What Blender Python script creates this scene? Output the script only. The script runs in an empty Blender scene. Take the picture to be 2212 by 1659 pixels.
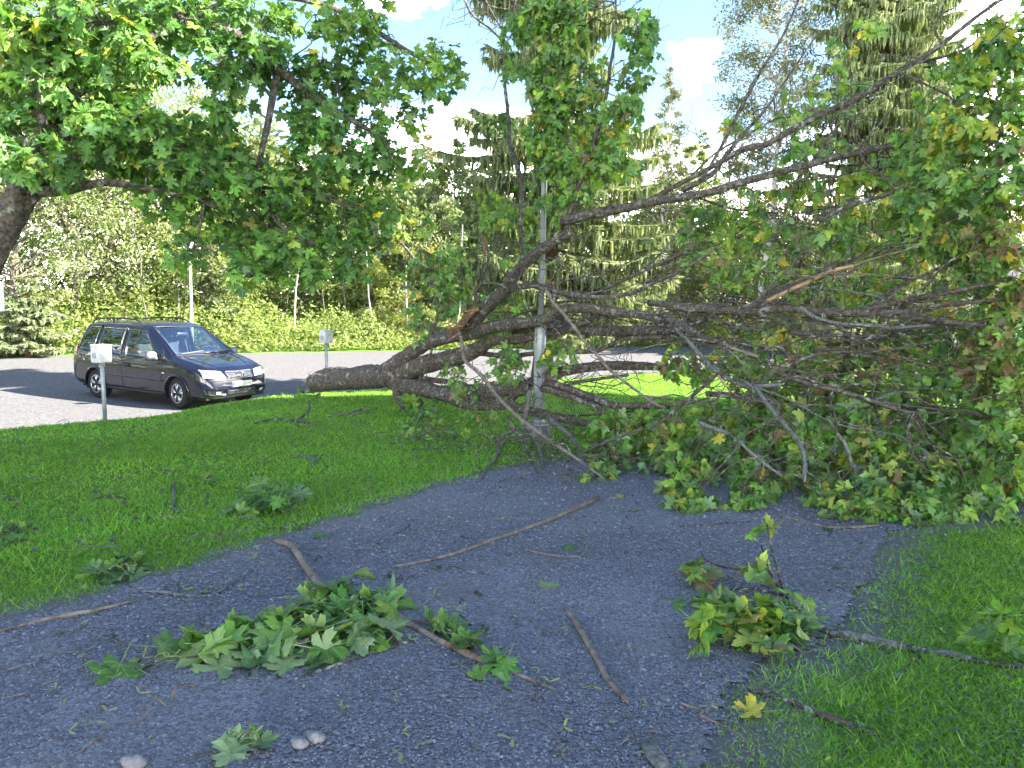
import bpy, math, random
import numpy as np
from mathutils import Vector, Matrix
from mathutils.bvhtree import BVHTree
random.seed(7); rng = np.random.default_rng(11)
SC = bpy.context.scene
COL = SC.collection

# ------------------------------------------------------------------ camera, sky, sun, exposure
FPX = 1664.0
PITCH, ROLL, CAMH = math.radians(6.4), math.radians(1.2), 1.6
FWD = np.array([0, math.cos(PITCH), -math.sin(PITCH)])
_u0 = np.array([0, math.sin(PITCH), math.cos(PITCH)]); _r0 = np.array([1.0, 0, 0])
CUP = _u0*math.cos(ROLL) - _r0*math.sin(ROLL)
CRI = _r0*math.cos(ROLL) + _u0*math.sin(ROLL)
CAMP = np.array([0, 0, CAMH])
cam_d = bpy.data.cameras.new('camera'); cam = bpy.data.objects.new('camera', cam_d); COL.objects.link(cam)
cam_d.sensor_width = 36; cam_d.lens = 36*FPX/2212; cam_d.clip_start = .05; cam_d.clip_end = 3000
M = Matrix(((CRI[0], CUP[0], -FWD[0], 0), (CRI[1], CUP[1], -FWD[1], 0), (CRI[2], CUP[2], -FWD[2], CAMH), (0, 0, 0, 1)))
cam.matrix_world = M
SC.camera = cam

SUN_EL = math.radians(33); SUN_AZ = math.atan2(.982, -.188)      # azimuth measured from +Y towards +X
SUNV = Vector((math.sin(SUN_AZ)*math.cos(SUN_EL), math.cos(SUN_AZ)*math.cos(SUN_EL), math.sin(SUN_EL)))
sl = bpy.data.lights.new('sun', 'SUN'); sl.energy = 2.5; sl.angle = math.radians(.53); sl.color = (1, .95, .86)
so = bpy.data.objects.new('sun', sl); COL.objects.link(so)
so.rotation_euler = (-SUNV).to_track_quat('-Z', 'Y').to_euler(); so.location = (40, -10, 40)

W = bpy.data.worlds.new('World'); SC.world = W; W.use_nodes = True
nt = W.node_tree; nt.nodes.clear()
def N(t, ty, **kw):
    n = t.nodes.new(ty)
    for k, v in kw.items():
        if k == 'inp':
            for a, b in v.items(): n.inputs[a].default_value = b
        else: setattr(n, k, v)
    return n
sky = N(nt, 'ShaderNodeTexSky', sky_type='NISHITA', sun_disc=False)
sky.sun_elevation = SUN_EL; sky.sun_rotation = SUN_AZ; sky.air_density = .75; sky.dust_density = .15; sky.ozone_density = 1.8; sky.altitude = 200
tc = N(nt, 'ShaderNodeTexCoord')
sep = N(nt, 'ShaderNodeSeparateXYZ'); nt.links.new(tc.outputs['Generated'], sep.inputs[0])
mp = N(nt, 'ShaderNodeMapping'); mp.inputs['Scale'].default_value = (1, 1, 2.6); nt.links.new(tc.outputs['Generated'], mp.inputs[0])
noi = N(nt, 'ShaderNodeTexNoise', inp={'Scale': 3.1, 'Detail': 8, 'Roughness': .55}); nt.links.new(mp.outputs[0], noi.inputs['Vector'])
# cloud amount: a bank of cumulus low over the horizon, thinning out above
el = N(nt, 'ShaderNodeMapRange', inp={1: .10, 2: .25, 3: .36, 4: -.075}); nt.links.new(sep.outputs['Z'], el.inputs[0])
ad = N(nt, 'ShaderNodeMath', operation='ADD'); nt.links.new(noi.outputs[0], ad.inputs[0]); nt.links.new(el.outputs[0], ad.inputs[1])
# one small separate cloud
def raydir(u, v):
    d = FWD + (u-1106)/FPX*CRI - (v-829.5)/FPX*CUP
    return d/np.linalg.norm(d)
n2c = N(nt, 'ShaderNodeTexNoise', inp={'Scale': 24, 'Detail': 7, 'Roughness': .6}); nt.links.new(tc.outputs['Generated'], n2c.inputs['Vector'])
prev = ad
for (u, v, rad, amp) in ((1520, 115, .075, .25), (1465, 150, .05, .16), (2140, 70, .09, .35)):
    dn = N(nt, 'ShaderNodeVectorMath', operation='DISTANCE'); dn.inputs[1].default_value = raydir(u, v)
    nt.links.new(tc.outputs['Generated'], dn.inputs[0])
    mr = N(nt, 'ShaderNodeMapRange', inp={1: 0, 2: rad, 3: amp, 4: 0}); dj = N(nt, 'ShaderNodeMath', operation='MULTIPLY_ADD', inp={1: .09, 2: -.045}); nt.links.new(n2c.outputs[0], dj.inputs[0]); dk = N(nt, 'ShaderNodeMath', operation='ADD'); nt.links.new(dn.outputs['Value'], dk.inputs[0]); nt.links.new(dj.outputs[0], dk.inputs[1]); nt.links.new(dk.outputs[0], mr.inputs[0])
    a2 = N(nt, 'ShaderNodeMath', operation='ADD'); nt.links.new(prev.outputs[0], a2.inputs[0]); nt.links.new(mr.outputs[0], a2.inputs[1]); prev = a2
cr = N(nt, 'ShaderNodeMapRange', inp={1: .54, 2: .80, 3: 0, 4: 1}); nt.links.new(prev.outputs[0], cr.inputs[0])
mix = N(nt, 'ShaderNodeMixRGB'); mix.inputs[2].default_value = (30, 29.4, 28.6, 1)
nt.links.new(cr.outputs[0], mix.inputs[0]); nt.links.new(sky.outputs[0], mix.inputs[1])
bg = N(nt, 'ShaderNodeBackground'); bg.inputs[1].default_value = .05
nt.links.new(mix.outputs[0], bg.inputs[0])
wo = N(nt, 'ShaderNodeOutputWorld'); nt.links.new(bg.outputs[0], wo.inputs[0])
vs = SC.view_settings; vs.view_transform = 'Standard'; vs.look = 'None'; vs.gamma = 1; vs.use_curve_mapping = False
vs.exposure = 3.6
SC.render.engine = 'CYCLES'
SC.cycles.max_bounces = 8; SC.cycles.transparent_max_bounces = 12

# ------------------------------------------------------------------ helpers: picture measurements -> places
def P(u, v, d): return CAMP + d*((u-1106)/FPX*CRI - (v-829.5)/FPX*CUP + FWD)

EDGE = np.array([(-70, -40), (-30, -6), (-14, 7.2), (-8.2, 10.6), (-7.0, 12.4), (-6.75, 14.0), (-6.1, 15.7), (-4.2, 17.8), (0, 21.8), (4, 25.6), (10, 29), (30, 37), (80, 55)], float)
FAR = np.array([(-40, -60), (-37, -10), (-32, 14), (-26, 23), (-17, 28), (-5.3, 34), (4.6, 40), (14, 44), (40, 52), (90, 68)], float)
def sdist(line, x, y):
    """signed distance to a polyline, positive on its left-hand (far) side"""
    x = np.asarray(x, float); y = np.asarray(y, float)
    best = np.full(x.shape, 1e9); sg = np.ones(x.shape)
    for a, b in zip(line[:-1], line[1:]):
        d = b-a; L2 = d@d
        t = np.clip(((x-a[0])*d[0]+(y-a[1])*d[1])/L2, 0, 1)
        px = x-(a[0]+t*d[0]); py = y-(a[1]+t*d[1])
        q = np.hypot(px, py); cr_ = d[0]*(y-a[1])-d[1]*(x-a[0])
        m = q < best
        best = np.where(m, q, best); sg = np.where(m, np.sign(cr_), sg)
    return best*sg
def sm(t): t = np.clip(t, 0, 1); return t*t*(3-2*t)
def terrain(x, y):
    x = np.asarray(x, float); y = np.asarray(y, float)
    z0 = -.03*np.clip(y-2.5, 0, 22) + .012*np.sin(1.7*x+.6*y)*np.sin(1.1*y-.5*x)*np.clip(y-3, 0, 1)
    s = sdist(EDGE, x, y)
    return z0 + (-.86-z0)*sm((s+2.1)/2.1)
def ground_depth(u, v):
    k = (u-1106)/FPX*CRI - (v-829.5)/FPX*CUP + FWD
    if k[2] > -.015: return 1e9
    d = np.linspace(.8, 60, 1200)
    pz = CAMH + d*k[2]; h = terrain(d*k[0], d*k[1])
    i = np.argmax(pz < h)
    if pz[i] >= h[i]: return 1e9
    if i == 0: return d[0]
    f = (pz[i-1]-h[i-1])/((pz[i-1]-h[i-1])-(pz[i]-h[i]))
    return d[i-1]+f*(d[i]-d[i-1])
def G(u, v, up=0.0):
    p = P(u, v, min(ground_depth(u, v), 60)); return np.array([p[0], p[1], float(terrain(p[0], p[1]))+up])

# ------------------------------------------------------------------ helpers: objects
def mesh_np(name, V, T, colors=None, smooth=False, luv=None):
    V = np.asarray(V, np.float32).reshape(-1, 3); T = np.asarray(T, np.int32)
    k = T.shape[1]
    me = bpy.data.meshes.new(name)
    me.vertices.add(len(V)); me.vertices.foreach_set('co', V.ravel())
    me.loops.add(T.size); me.loops.foreach_set('vertex_index', T.ravel())
    me.polygons.add(len(T)); me.polygons.foreach_set('loop_start', np.arange(0, T.size, k, dtype=np.int32))
    if smooth: me.polygons.foreach_set('use_smooth', np.ones(len(T), bool))
    me.update(calc_edges=True)
    if colors is not None:
        ca = me.color_attributes.new('Col', 'FLOAT_COLOR', 'POINT')
        c = np.ones((len(V), 4), np.float32); c[:, :3] = np.asarray(colors, np.float32).reshape(-1, 3)
        ca.data.foreach_set('color', c.ravel())
    if luv is not None:
        la = me.attributes.new('Luv', 'FLOAT_VECTOR', 'POINT'); la.data.foreach_set('vector', np.asarray(luv, np.float32).ravel())
    return me
def link(name, me, mat=None, parent=None):
    o = bpy.data.objects.new(name, me); COL.objects.link(o)
    if mat is not None and not me.materials: me.materials.append(mat)
    if parent is not None: attach(o, parent)
    return o
def attach(o, parent):
    o.parent = parent; o.matrix_parent_inverse = WORLD[parent.name].inverted()
    WORLD[o.name] = WORLD[parent.name] if o.matrix_basis == Matrix() else WORLD[parent.name]
WORLD = {}
def thing(name, label, cat, loc, rotz=0, group=None):
    o = bpy.data.objects.new(name, None); COL.objects.link(o)
    o.location = Vector(loc); o.rotation_euler = (0, 0, rotz); o.empty_display_size = .2
    WORLD[o.name] = Matrix.Translation(Vector(loc)) @ Matrix.Rotation(rotz, 4, 'Z')
    tag(o, label, cat, group); return o
def tag(o, label=None, cat=None, group=None, kind=None):
    if label: o['label'] = label
    if cat: o['category'] = cat
    if group: o['group'] = group
    if kind: o['kind'] = kind
    return o
def part(name, me, mat, parent, kind=None, label=None, local=False):
    """a child mesh; verts in world space, or in the thing's own space when local"""
    o = bpy.data.objects.new(name, me); COL.objects.link(o)
    if mat is not None and not me.materials: me.materials.append(mat)
    o.parent = parent
    if local: WORLD[o.name] = WORLD[parent.name]
    else:
        o.matrix_parent_inverse = WORLD[parent.name].inverted(); WORLD[o.name] = Matrix()
    if kind: o['kind'] = kind
    if label: o['label'] = label
    return o

class MB:
    """collects polygons for one mesh"""
    def __init__(s): s.v = []; s.f = []; s.sm = False
    def add(s, v, f):
        b = len(s.v); s.v += [tuple(map(float, p)) for p in v]; s.f += [tuple(i+b for i in q) for q in f]; return s
    def box(s, c, size, rz=0, bev=0):
        x, y, z = [q/2 for q in size]; cs, sn = math.cos(rz), math.sin(rz)
        if bev <= 0:
            pts = [(a*x, b*y, e*z) for a in (-1, 1) for b in (-1, 1) for e in (-1, 1)]
            f = [(0, 1, 3, 2), (4, 6, 7, 5), (0, 4, 5, 1), (2, 3, 7, 6), (0, 2, 6, 4), (1, 5, 7, 3)]
        else:
            pts = []; n = 4
            lay = [(-z, bev), (-z+bev, 0), (z-bev, 0), (z, bev)]
            oc = []
            for (sx, sy, a0) in ((1, 1, 0), (-1, 1, 90), (-1, -1, 180), (1, -1, 270)):
                for k in range(3):
                    a = math.radians(a0+45*k); oc.append((sx, sy, math.cos(a), math.sin(a)))
            for zz, ins in lay:
                for sx, sy, ca, sa in oc:
                    pts.append((sx*(x-bev)+ca*(bev-ins), sy*(y-bev)+sa*(bev-ins), zz))
            m = 12; f = []
            for l in range(3):
                for i in range(m):
                    j = (i+1) % m; f.append((l*m+i, l*m+j, (l+1)*m+j, (l+1)*m+i))
            f.append(tuple(range(m-1, -1, -1))); f.append(tuple(range(3*m, 4*m)))
        s.add([(c[0]+p[0]*cs-p[1]*sn, c[1]+p[0]*sn+p[1]*cs, c[2]+p[2]) for p in pts], f); return s
    def tube(s, pts, rad, n=8, cap=True, flat=None):
        V, Fq = tube_np(pts, rad, n); b = len(V)
        f = [tuple(q) for q in Fq]
        if cap: f += [tuple(range(n-1, -1, -1)), tuple(range(b-n, b))]
        s.add(V, f); return s
    def lathe(s, prof, c=(0, 0, 0), n=20, axis='z'):
        pts = []; f = []
        for (r, h) in prof:
            for i in range(n):
                a = 2*math.pi*i/n
                p = (r*math.cos(a), r*math.sin(a), h)
                if axis == 'y': p = (p[0], p[2], p[1])
                pts.append((p[0]+c[0], p[1]+c[1], p[2]+c[2]))
        for l in range(len(prof)-1):
            for i in range(n):
                j = (i+1) % n; f.append((l*n+i, l*n+j, (l+1)*n+j, (l+1)*n+i))
        if prof[0][0] > 1e-6: f.append(tuple(range(n-1, -1, -1)))
        if prof[-1][0] > 1e-6: f.append(tuple(range((len(prof)-1)*n, len(prof)*n)))
        s.add(pts, f); return s
    def mesh(s, name, smooth=False):
        me = bpy.data.meshes.new(name); me.from_pydata(s.v, [], s.f); me.update()
        if smooth: me.polygons.foreach_set('use_smooth', [True]*len(me.polygons))
        return me
def catmull(pts, sub):
    p = np.asarray(pts, float)
    if len(p) < 3 or sub < 2:
        return p
    q = np.vstack([2*p[0]-p[1], p, 2*p[-1]-p[-2]]); out = []
    for i in range(1, len(q)-2):
        for k in range(sub):
            t = k/sub
            out.append(.5*((2*q[i])+(-q[i-1]+q[i+1])*t+(2*q[i-1]-5*q[i]+4*q[i+1]-q[i+2])*t*t+(-q[i-1]+3*q[i]-3*q[i+1]+q[i+2])*t**3))
    out.append(p[-1]); return np.array(out)
def tube_np(pts, rad, n=6, rough=0.0):
    pts = np.asarray(pts, float); m = len(pts)
    rad = np.broadcast_to(np.asarray(rad, float), (m,))
    tan = np.gradient(pts, axis=0); tan /= np.linalg.norm(tan, axis=1)[:, None]+1e-9
    ref = np.array([0, 0, 1.0]) if abs(tan[0][2]) < .9 else np.array([1.0, 0, 0])
    u = np.cross(tan[0], ref); u /= np.linalg.norm(u)
    V = np.empty((m, n, 3)); ang = np.arange(n)*2*math.pi/n
    for i in range(m):
        u = u-(u@tan[i])*tan[i]; u /= np.linalg.norm(u)+1e-9
        w = np.cross(tan[i], u)
        r = rad[i]*(1+rough*rng.uniform(-1, 1, n)) if rough else rad[i]*np.ones(n)
        V[i] = pts[i]+(np.cos(ang)*r)[:, None]*u+(np.sin(ang)*r)[:, None]*w
    i, j = np.meshgrid(np.arange(m-1), np.arange(n), indexing='ij'); j2 = (j+1) % n
    Fq = np.stack([i*n+j, i*n+j2, (i+1)*n+j2, (i+1)*n+j], -1).reshape(-1, 4)
    return V.reshape(-1, 3), Fq
class TubeSet:
    def __init__(s): s.V = []; s.F = []; s.b = 0
    def add(s, pts, rad, n=5, rough=0.0):
        V, Fq = tube_np(pts, rad, n, rough); s.V.append(V); s.F.append(Fq+s.b); s.b += len(V)
    def mesh(s, name): return mesh_np(name, np.vstack(s.V), np.vstack(s.F), smooth=True)
def limb_mesh(name, pts, rad, n=10, sub=5, rough=.10):
    q = catmull(np.column_stack([pts, rad]), sub); V, Fq = tube_np(q[:, :3], np.maximum(q[:, 3], .002), n, rough)
    c0 = len(V); V = np.vstack([V, q[0, :3], q[-1, :3]])
    m = len(q)
    caps = [(c0, (i+1) % n, i, i) for i in range(n)]+[(c0+1, (m-1)*n+i, (m-1)*n+(i+1) % n, (m-1)*n+(i+1) % n) for i in range(n)]
    me = bpy.data.meshes.new(name)
    faces = [tuple(f) for f in Fq]+[c[:3] for c in caps]
    me.from_pydata([tuple(v) for v in V], [], faces); me.update()
    me.polygons.foreach_set('use_smooth', [True]*len(me.polygons))
    return me, q

# ------------------------------------------------------------------ materials
def new_mat(name):
    m = bpy.data.materials.new(name); m.use_nodes = True; t = m.node_tree
    b = t.nodes['Principled BSDF']; return m, t, b
def simple(name, col, rough=.5, metal=0, spec=.5, coat=0):
    m, t, b = new_mat(name); b.inputs['Base Color'].default_value = (*col, 1); b.inputs['Roughness'].default_value = rough
    b.inputs['Metallic'].default_value = metal; b.inputs['Specular IOR Level'].default_value = spec; b.inputs['Coat Weight'].default_value = coat
    return m
def noisy(name, c1, c2, scale, rough=.85, bump=.3, detail=8, c3=None, s3=2.0, w3=(.55, .7), bscale=None, dist=.01, spec=.3):
    m, t, b = new_mat(name); L = t.links.new
    co = N(t, 'ShaderNodeTexCoord')
    n1 = N(t, 'ShaderNodeTexNoise', inp={'Scale': scale, 'Detail': detail, 'Roughness': .65}); L(co.outputs['Object'], n1.inputs['Vector'])
    r = N(t, 'ShaderNodeValToRGB'); r.color_ramp.elements[0].position = .35; r.color_ramp.elements[1].position = .65
    r.color_ramp.elements[0].color = (*c1, 1); r.color_ramp.elements[1].color = (*c2, 1); L(n1.outputs[0], r.inputs[0])
    out = r.outputs[0]
    if c3:
        n3 = N(t, 'ShaderNodeTexNoise', inp={'Scale': s3, 'Detail': 6, 'Roughness': .7}); L(co.outputs['Object'], n3.inputs['Vector'])
        mr = N(t, 'ShaderNodeMapRange', inp={1: w3[0], 2: w3[1]}); L(n3.outputs[0], mr.inputs[0])
        mx = N(t, 'ShaderNodeMixRGB'); mx.inputs[2].default_value = (*c3, 1); L(mr.outputs[0], mx.inputs[0]); L(out, mx.inputs[1]); out = mx.outputs[0]
    L(out, b.inputs['Base Color']); b.inputs['Roughness'].default_value = rough; b.inputs['Specular IOR Level'].default_value = spec
    if bump:
        nb = N(t, 'ShaderNodeTexNoise', inp={'Scale': bscale or scale*2, 'Detail': 8, 'Roughness': .7}); L(co.outputs['Object'], nb.inputs['Vector'])
        bp = N(t, 'ShaderNodeBump', inp={'Strength': bump, 'Distance': dist}); L(nb.outputs[0], bp.inputs['Height']); L(bp.outputs[0], b.inputs['Normal'])
    return m
def leafmat(name, trans=.35, under=.45, rough=.5, tint=(1.35, 1.25, .55), spec=.4, veins=False):
    m, t, b = new_mat(name); L = t.links.new
    at = N(t, 'ShaderNodeAttribute', attribute_name='Col')
    co = N(t, 'ShaderNodeTexCoord')
    n1 = N(t, 'ShaderNodeTexNoise', inp={'Scale': 30, 'Detail': 4}); L(co.outputs['Object'], n1.inputs['Vector'])
    mr = N(t, 'ShaderNodeMapRange', inp={1: .3, 2: .7, 3: .8, 4: 1.2}); L(n1.outputs[0], mr.inputs[0])
    mu = N(t, 'ShaderNodeMixRGB', blend_type='MULTIPLY', inp={0: 1.0}); L(at.outputs['Color'], mu.inputs[1]); L(mr.outputs[0], mu.inputs[2])
    if veins:      # pale veins fanning out from the foot of the blade
        lu = N(t, 'ShaderNodeAttribute', attribute_name='Luv'); sx = N(t, 'ShaderNodeSeparateXYZ'); L(lu.outputs['Vector'], sx.inputs[0])
        def mth(op, a, b=None, c=None):
            n_ = N(t, 'ShaderNodeMath', operation=op)
            for i_, q_ in enumerate((a, b, c)):
                if q_ is None: continue
                if isinstance(q_, (int, float)): n_.inputs[i_].default_value = q_
                else: L(q_, n_.inputs[i_])
            return n_.outputs[0]
        an = mth('ARCTAN2', mth('ABSOLUTE', sx.outputs[0]), sx.outputs[1]); rr_ = mth('SQRT', mth('ADD', mth('MULTIPLY', sx.outputs[0], sx.outputs[0]), mth('MULTIPLY', sx.outputs[1], sx.outputs[1])))
        dm = mth('MINIMUM', an, mth('MINIMUM', mth('ABSOLUTE', mth('SUBTRACT', an, .62)), mth('ABSOLUTE', mth('SUBTRACT', an, 1.38))))
        vv_ = N(t, 'ShaderNodeMapRange', inp={1: .008, 2: .026, 3: .45, 4: 0}); L(mth('MULTIPLY', dm, rr_), vv_.inputs[0])
        vm = N(t, 'ShaderNodeMixRGB'); vm.inputs[2].default_value = (.34, .42, .20, 1); L(vv_.outputs[0], vm.inputs[0]); L(mu.outputs[0], vm.inputs[1]); mu = vm
    ge = N(t, 'ShaderNodeNewGeometry')
    ub = N(t, 'ShaderNodeMixRGB'); ub.inputs[2].default_value = (.17, .25, .13, 1)
    um = N(t, 'ShaderNodeMath', operation='MULTIPLY', inp={1: under}); L(ge.outputs['Backfacing'], um.inputs[0])
    L(um.outputs[0], ub.inputs[0]); L(mu.outputs[0], ub.inputs[1])
    L(ub.outputs[0], b.inputs['Base Color']); b.inputs['Roughness'].default_value = rough; b.inputs['Specular IOR Level'].default_value = spec
    tr = N(t, 'ShaderNodeBsdfTranslucent'); ti = N(t, 'ShaderNodeMixRGB', blend_type='MULTIPLY', inp={0: 1.0}); ti.inputs[2].default_value = (*tint, 1)
    L(mu.outputs[0], ti.inputs[1]); L(ti.outputs[0], tr.inputs[0])
    ms = N(t, 'ShaderNodeMixShader', inp={0: trans}); L(b.outputs[0], ms.inputs[1]); L(tr.outputs[0], ms.inputs[2])
    L(ms.outputs[0], t.nodes['Material Output'].inputs[0]); return m
M_LEAF = leafmat('maple_leaf', veins=True); M_FARLEAF = leafmat('wood_leaf', .4, .15, .55)
M_NEEDLE = leafmat('spruce_needles', .34, 0, .6, (1.2, 1.15, .7), .25)
M_GRASS = leafmat('grass_blade', .38, 0, .55, (1.2, 1.3, .5), .25)
M_STONE = leafmat('gravel_stone', 0, 0, .85, spec=.25)
M_BARK = noisy('maple_bark', (.026, .020, .016), (.17, .142, .112), 26, .9, 1.0, c3=(.30, .30, .26), s3=9, w3=(.56, .64), bscale=38, dist=.02)
M_TWIG = noisy('twig_bark', (.035, .027, .022), (.12, .095, .075), 30, .9, .5, c3=(.30, .33, .29), s3=14, w3=(.55, .62), dist=.004)
M_LICHEN = noisy('lichen_bark', (.075, .075, .066), (.21, .22, .195), 60, .95, .9, c3=(.07, .055, .045), s3=18, w3=(.54, .62), dist=.008)
M_PALE = noisy('bare_wood', (.13, .10, .075), (.27, .225, .172), 16, .8, .5, c3=(.09, .07, .055), s3=9, w3=(.54, .64), dist=.004)
M_TORN = noisy('torn_wood', (.13, .062, .032), (.27, .15, .07), 20, .8, .5, c3=(.10, .04, .02), s3=9, w3=(.55, .7))
M_ORANGE = noisy('peeled_wood', (.30, .17, .085), (.42, .28, .15), 18, .7, .2)
M_SBARK = noisy('spruce_bark', (.10, .05, .035), (.24, .13, .09), 25, .95, .9, dist=.02)
M_PBARK = noisy('birch_bark', (.42, .40, .36), (.62, .60, .56), 9, .8, .3, c3=(.05, .045, .04), s3=7, w3=(.60, .66))
M_DBARK = noisy('wood_bark', (.09, .075, .06), (.2, .17, .14), 12, .9, .4)

# ------------------------------------------------------------------ ground, path, car park
PATH_L = [(-900, 1560), (-300, 1400), (0, 1335), (150, 1300), (300, 1262), (420, 1222), (560, 1180), (640, 1150), (740, 1118), (830, 1085), (900, 1060), (1000, 1036), (1100, 1012), (1250, 990), (1450, 975), (1700, 968), (2000, 968), (2500, 985), (2900, 1000)]
PATH_R = [(2900, 1110), (2300, 1112), (2000, 1122), (1930, 1150), (1895, 1220), (1850, 1300), (1790, 1375), (1700, 1430), (1620, 1490), (1565, 1560), (1500, 1680), (1420, 1900), (1300, 2500), (-100, 2500), (-1200, 1900)]
PATHPOLY = np.array([G(u, v)[:2] for u, v in PATH_L+PATH_R])
def inpoly(poly, x, y):
    x = np.asarray(x); y = np.asarray(y); c = np.zeros(x.shape, bool); n = len(poly)
    for i in range(n):
        a = poly[i]; b = poly[i-1]
        if a[1] == b[1]: continue
        c ^= ((a[1] > y) != (b[1] > y)) & (x < (b[0]-a[0])*(y-a[1])/(b[1]-a[1])+a[0])
    return c
def polydist(poly, x, y):
    d = np.full(np.shape(x), 1e9); n = len(poly)
    for i in range(n):
        a = poly[i-1]; b = poly[i]; e = b-a
        t = np.clip(((x-a[0])*e[0]+(y-a[1])*e[1])/(e@e+1e-12), 0, 1)
        d = np.minimum(d, np.hypot(x-a[0]-t*e[0], y-a[1]-t*e[1]))
    return d
def vnoise(x, y, s, seed=0):
    """cheap smooth pseudo noise in about -1..1"""
    r = np.random.default_rng(seed); o = 0
    for k in range(5):
        a = r.uniform(0, 6.28); f = s*(1.7**k)*r.uniform(.8, 1.2); o = o+np.sin(f*(x*math.cos(a)+y*math.sin(a))+r.uniform(0, 6.28)+1.3*np.sin(f*.6*(y*math.cos(a)-x*math.sin(a))))/(1.35**k)
    return o/2.6
def path_s(x, y):
    """signed: positive inside the path, ragged edge"""
    d = polydist(PATHPOLY, x, y); return np.where(inpoly(PATHPOLY, x, y), d, -d)+.07*vnoise(x, y, 3.0, 3)+.035*vnoise(x, y, 11.0, 4)

def mat_lawn():
    m, t, b = new_mat('lawn_soil'); L = t.links.new
    co = N(t, 'ShaderNodeTexCoord')
    n1 = N(t, 'ShaderNodeTexNoise', inp={'Scale': 1.3, 'Detail': 10, 'Roughness': .7}); L(co.outputs['Object'], n1.inputs['Vector'])
    r = N(t, 'ShaderNodeValToRGB'); e = r.color_ramp.elements; e[0].position = .3; e[1].position = .7
    e[0].color = (.10, .18, .03, 1); e[1].color = (.16, .29, .045, 1); L(n1.outputs[0], r.inputs[0])
    n2 = N(t, 'ShaderNodeTexNoise', inp={'Scale': 60, 'Detail': 6, 'Roughness': .8}); L(co.outputs['Object'], n2.inputs['Vector'])
    mr = N(t, 'ShaderNodeMapRange', inp={1: .3, 2: .7, 3: .55, 4: 1.4}); L(n2.outputs[0], mr.inputs[0])
    mu = N(t, 'ShaderNodeMixRGB', blend_type='MULTIPLY', inp={0: 1.0}); L(r.outputs[0], mu.inputs[1]); L(mr.outputs[0], mu.inputs[2])
    at = N(t, 'ShaderNodeAttribute', attribute_name='Col')       # bare soil along the path edge
    mx = N(t, 'ShaderNodeMixRGB'); L(at.outputs['Color'], mx.inputs[0]); L(mu.outputs[0], mx.inputs[1]); mx.inputs[2].default_value = (.19, .18, .165, 1)
    L(mx.outputs[0], b.inputs['Base Color']); b.inputs['Roughness'].default_value = .95; b.inputs['Specular IOR Level'].default_value = .1
    bp = N(t, 'ShaderNodeBump', inp={'Strength': .7, 'Distance': .03}); L(n2.outputs[0], bp.inputs['Height']); L(bp.outputs[0], b.inputs['Normal'])
    return m
def mat_gravel(name, ca, cb, dirt, scale, bump=.9, dist=.008):
    m, t, b = new_mat(name); L = t.links.new
    co = N(t, 'ShaderNodeTexCoord')
    vo = N(t, 'ShaderNodeTexVoronoi', feature='F1', inp={'Scale': scale, 'Randomness': 1.0}); L(co.outputs['Object'], vo.inputs['Vector'])
    hs = N(t, 'ShaderNodeSeparateColor'); L(vo.outputs['Color'], hs.inputs[0])
    r = N(t, 'ShaderNodeValToRGB'); e = r.color_ramp.elements; e[0].position = 0; e[1].position = 1
    e[0].color = (*ca, 1); e[1].color = (*cb, 1); L(hs.outputs[0], r.inputs[0])
    n1 = N(t, 'ShaderNodeTexNoise', inp={'Scale': 1.6, 'Detail': 9, 'Roughness': .7}); L(co.outputs['Object'], n1.inputs['Vector'])
    mr = N(t, 'ShaderNodeMapRange', inp={1: .47, 2: .70, 3: 0, 4: .75}); L(n1.outputs[0], mr.inputs[0])
    mx = N(t, 'ShaderNodeMixRGB'); L(mr.outputs[0], mx.inputs[0]); L(r.outputs[0], mx.inputs[1]); mx.inputs[2].default_value = (*dirt, 1)
    L(mx.outputs[0], b.inputs['Base Color']); b.inputs['Roughness'].default_value = .9; b.inputs['Specular IOR Level'].default_value = .2
    iv = N(t, 'ShaderNodeMath', operation='MULTIPLY', inp={1: -1.0}); L(vo.outputs['Distance'], iv.inputs[0])
    bp = N(t, 'ShaderNodeBump', inp={'Strength': bump, 'Distance': dist}); L(iv.outputs[0], bp.inputs['Height']); L(bp.outputs[0], b.inputs['Normal'])
    return m
M_LAWN = mat_lawn()
M_PATH = mat_gravel('path_gravel', (.10, .10, .107), (.27, .267, .275), (.17, .15, .125), 75)
M_PARK = mat_gravel('car_park_gravel', (.085, .082, .083), (.20, .192, .19), (.15, .14, .13), 30, .5)

def axis(lo, hi, step, far, k=16):
    a = np.arange(lo, hi+1e-6, step); g = np.geomspace(step*3, far, k)
    return np.concatenate([lo-g[::-1], a, hi+g])
def grid_mesh(name, xs, ys, zf, col=None, keep=None, smooth=True):
    X, Y = np.meshgrid(xs, ys, indexing='ij'); Z = zf(X, Y)
    nx, ny = X.shape; i, j = np.meshgrid(np.arange(nx-1), np.arange(ny-1), indexing='ij')
    Fq = np.stack([i*ny+j, (i+1)*ny+j, (i+1)*ny+j+1, i*ny+j+1], -1).reshape(-1, 4)
    V = np.stack([X, Y, Z], -1).reshape(-1, 3)
    c = None if col is None else col(X, Y).reshape(-1)
    if keep is not None:
        kv = keep(X, Y).reshape(-1); Fq = Fq[kv[Fq].all(1)]
        used = np.unique(Fq); mp_ = np.full(len(V), -1); mp_[used] = np.arange(len(used)); Fq = mp_[Fq]; V = V[used]
        if c is not None: c = c[used]
    return mesh_np(name, V, Fq, None if c is None else np.repeat(c[:, None], 3, 1), smooth)
def ground_z(x, y):
    return terrain(x, y)-.016*sm(path_s(x, y)/.12+.1)-.03*sm(sdist(EDGE, x, y)/.5)*(1-sm((sdist(FAR, x, y)+.2)/.5))
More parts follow.
